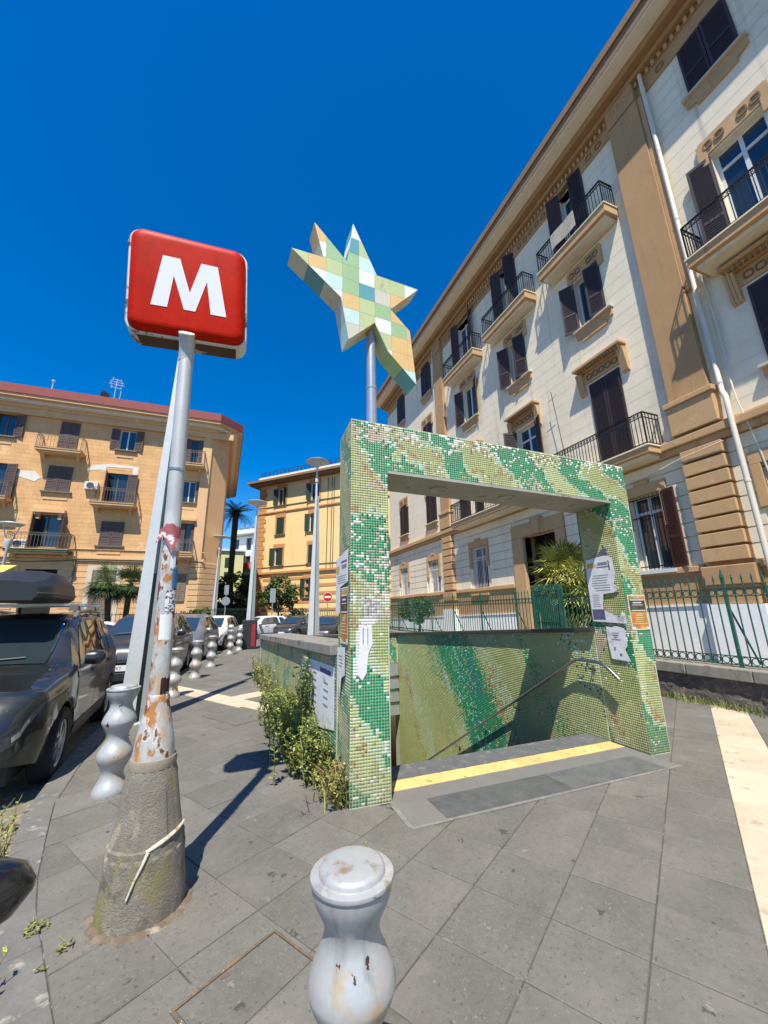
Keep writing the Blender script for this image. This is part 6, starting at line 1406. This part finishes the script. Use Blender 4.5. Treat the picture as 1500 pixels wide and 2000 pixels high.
# ------------------------------------------------------------------ weeds and grass
MW = [leafmat('weed_mid', (.15, .22, .045)), leafmat('weed_light', (.27, .32, .09)), leafmat('weed_dark', (.075, .115, .03)), leafmat('weed_straw', (.36, .27, .10)), leafmat('weed_olive', (.20, .19, .055))]
def stem_plant(mb, base, h, rnd, lean, lsz, nl, pal):
    b = Vector(base); d = Vector((lean[0], lean[1], 1)); pts = [b + d * (h * s) + Vector((rnd.gauss(0, .02), rnd.gauss(0, .02), 0)) * s for s in (0, .35, .7, 1)]
    mb.tube(pts, [.006, .005, .004, .002], 4, mi=4)
    for _ in range(nl):
        s = rnd.uniform(.12, 1); i = min(2, int(s * 3)); p = pts[i].lerp(pts[i + 1], s * 3 - i); a = rnd.uniform(0, 6.283); v = Vector((math.cos(a), math.sin(a), rnd.uniform(-.2, .9))).normalized(); q = v.cross(Vector((rnd.gauss(0, .4), rnd.gauss(0, .4), 1))).normalized()
        L_ = lsz * rnd.uniform(.5, 1.3); mb.add([p, p + v * L_ * .5 + q * L_ * .22, p + v * L_, p + v * L_ * .5 - q * L_ * .22], [(0, 1, 2, 3)], rnd.choice(pal))
rnd = random.Random(31); wd = MB(); weedbase = []
for i in range(300):
    y = rnd.uniform(4.1, 6.9); x = PX(y) - .03 - abs(rnd.gauss(0, .15)); h = rnd.uniform(.25, .75) * (1 - .55 * abs(y - 5.35) / 2.)
    stem_plant(wd, (x, y, 0), max(.15, h), rnd, (rnd.gauss(-.10, .2), rnd.gauss(0, .2)), .05, 40, (0, 0, 1, 2, 0, 4))
for i in range(26): y = rnd.uniform(4.9, 5.4); stem_plant(wd, (PX(y) - .04 - rnd.uniform(0, .08), y, 0), rnd.uniform(.8, 1.12), rnd, (rnd.gauss(0, .05), rnd.gauss(0, .08)), .06, 34, (0, 0, 2, 1))
for i in range(60):
    y = rnd.uniform(7.0, 10.8); x = PX(y) - .02 - abs(rnd.gauss(0, .07)); stem_plant(wd, (x, y, 0), rnd.uniform(.2, .6), rnd, (rnd.gauss(-.05, .15), rnd.gauss(0, .15)), .06, 22, (0, 1, 3, 4, 2))
for i in range(130):
    y = rnd.uniform(3.62, 4.6); x = PX(4.1) - .02 - abs(rnd.gauss(0, .10)) * (.3 + (y - 3.6)); stem_plant(wd, (x, y, 0), rnd.uniform(.08, .34), rnd, (rnd.gauss(-.15, .3), rnd.gauss(-.1, .3)), .045, 14, (3, 3, 4, 1, 0))
def blades(mb, n, gen, hmin, hmax, rnd, pal, w=.006, droop=.5):
    for _ in range(n):
        p = Vector(gen()); a = rnd.uniform(0, 6.283); h = rnd.uniform(hmin, hmax); v = Vector((math.cos(a), math.sin(a), 0)) * h * rnd.uniform(.2, 1.0) * droop; q = Vector((-math.sin(a), math.cos(a), 0)) * w
        m_ = p + v * .5 + Vector((0, 0, h * .7)); t_ = p + v * 1.3 + Vector((0, 0, h)); mb.add([p - q, p + q, m_ + q * .7, t_, m_ - q * .7], [(0, 1, 2, 4), (4, 2, 3)], rnd.choice(pal))
blades(wd, 900, lambda: (lambda y: (PX(max(4.1, y)) - .015 - abs(rnd.gauss(0, .10)), y, 0))(rnd.uniform(3.6, 6.6)), .08, .34, rnd, (3, 3, 4, 1), .005, .9)
wo_ = wd.build('weeds', MW); tag(wo_, 'green weeds and dry straw growing along the kerb-side mosaic parapet', 'weeds', kind='stuff')
gr_ = MB(); blades(gr_, 2600, lambda: (7.49 - abs(rnd.gauss(0, .09)), rnd.uniform(2.6, 12), 0), .03, .14, rnd, (0, 1, 2, 4), .004, .8)
tag(gr_.build('grass', MW), 'strip of short grass at the foot of the rough garden wall', 'grass', kind='stuff')
gk = MB()
def kg():
    i = rnd.choice((4, 5, 5, 6, 6, 7, 9, 10)); a, b = off(i, .20), off(i + 1, .24); f = rnd.random(); return (a[0] + (b[0] - a[0]) * f - abs(rnd.gauss(0, .10)), a[1] + (b[1] - a[1]) * f, ROADZ + .01)
for i in range(34):
    q = kg(); stem_plant(gk, q, rnd.uniform(.08, .26), rnd, (rnd.gauss(0, .3), rnd.gauss(0, .3)), .035, 16, (0, 0, 1, 2))
blades(gk, 700, kg, .03, .14, rnd, (0, 1, 3, 4), .004, .8)
for q, n in (((-.85, 2.98, .0), 9), ((-.70, 2.74, 0), 4), ((.98, 2.95, 0), 5)):
    for i in range(n): stem_plant(gk, (q[0] + rnd.gauss(0, .03), q[1] + rnd.gauss(0, .05), 0), rnd.uniform(.02, .05), rnd, (rnd.gauss(0, .6), rnd.gauss(0, .6)), .02, 8, (0, 1, 4))
tag(gk.build('weeds', MW), 'small green weeds sprouting along the kerb at the lower left', 'weeds', kind='stuff')
# leaf litter and paper scraps in the gutter
lt = MB()
for i in range(260):
    k = rnd.choice(range(3, 12)); a, b = off(k, .22), off(k + 1, .55); f = rnd.random(); p = Vector((a[0] + (b[0] - a[0]) * rnd.random(), a[1] + (b[1] - a[1]) * f, ROADZ + .018)); s = rnd.uniform(.006, .022); an = rnd.uniform(0, 6.28); c_, s_ = math.cos(an) * s, math.sin(an) * s
    lt.add([p + Vector((c_, s_, 0)), p + Vector((-s_ * .5, c_ * .5, .004)), p + Vector((-c_, -s_, .002)), p + Vector((s_ * .5, -c_ * .5, 0))], [(0, 1, 2, 3)], rnd.choice((0, 1, 1)))
tag(lt.build('litter', [mat('litter_pale', (.5, .45, .38), .9, var=.2), mat('litter_brown', (.2, .13, .07), .9, var=.3)]), 'dry leaves and scraps scattered in the dirty gutter', 'litter', kind='stuff')
# yellow awning at the far left edge
p = raypt(-38, 1105, 24); aw = thing('awning', 'small yellow awning at the far left edge above the roof box', 'awning', (p.x, p.y, 0))
q0 = MB().prism([(0, 3.9), (1.4, 3.35), (1.4, 3.05), (0, 3.05)], p.x - 1.2, p.x + .85, lambda a, b, c: Vector((c, p.y + .9 - a, b))); q0.build('canvas', mat('awning_yellow', (.62, .48, .10), .8, var=.15, vs=2), aw)
for dx in (-1.1, .75): MB().tube([(p.x + dx, p.y - .4, 0), (p.x + dx, p.y - .4, 3.1)], .03, 6).build('post', M_grey_iron, aw)
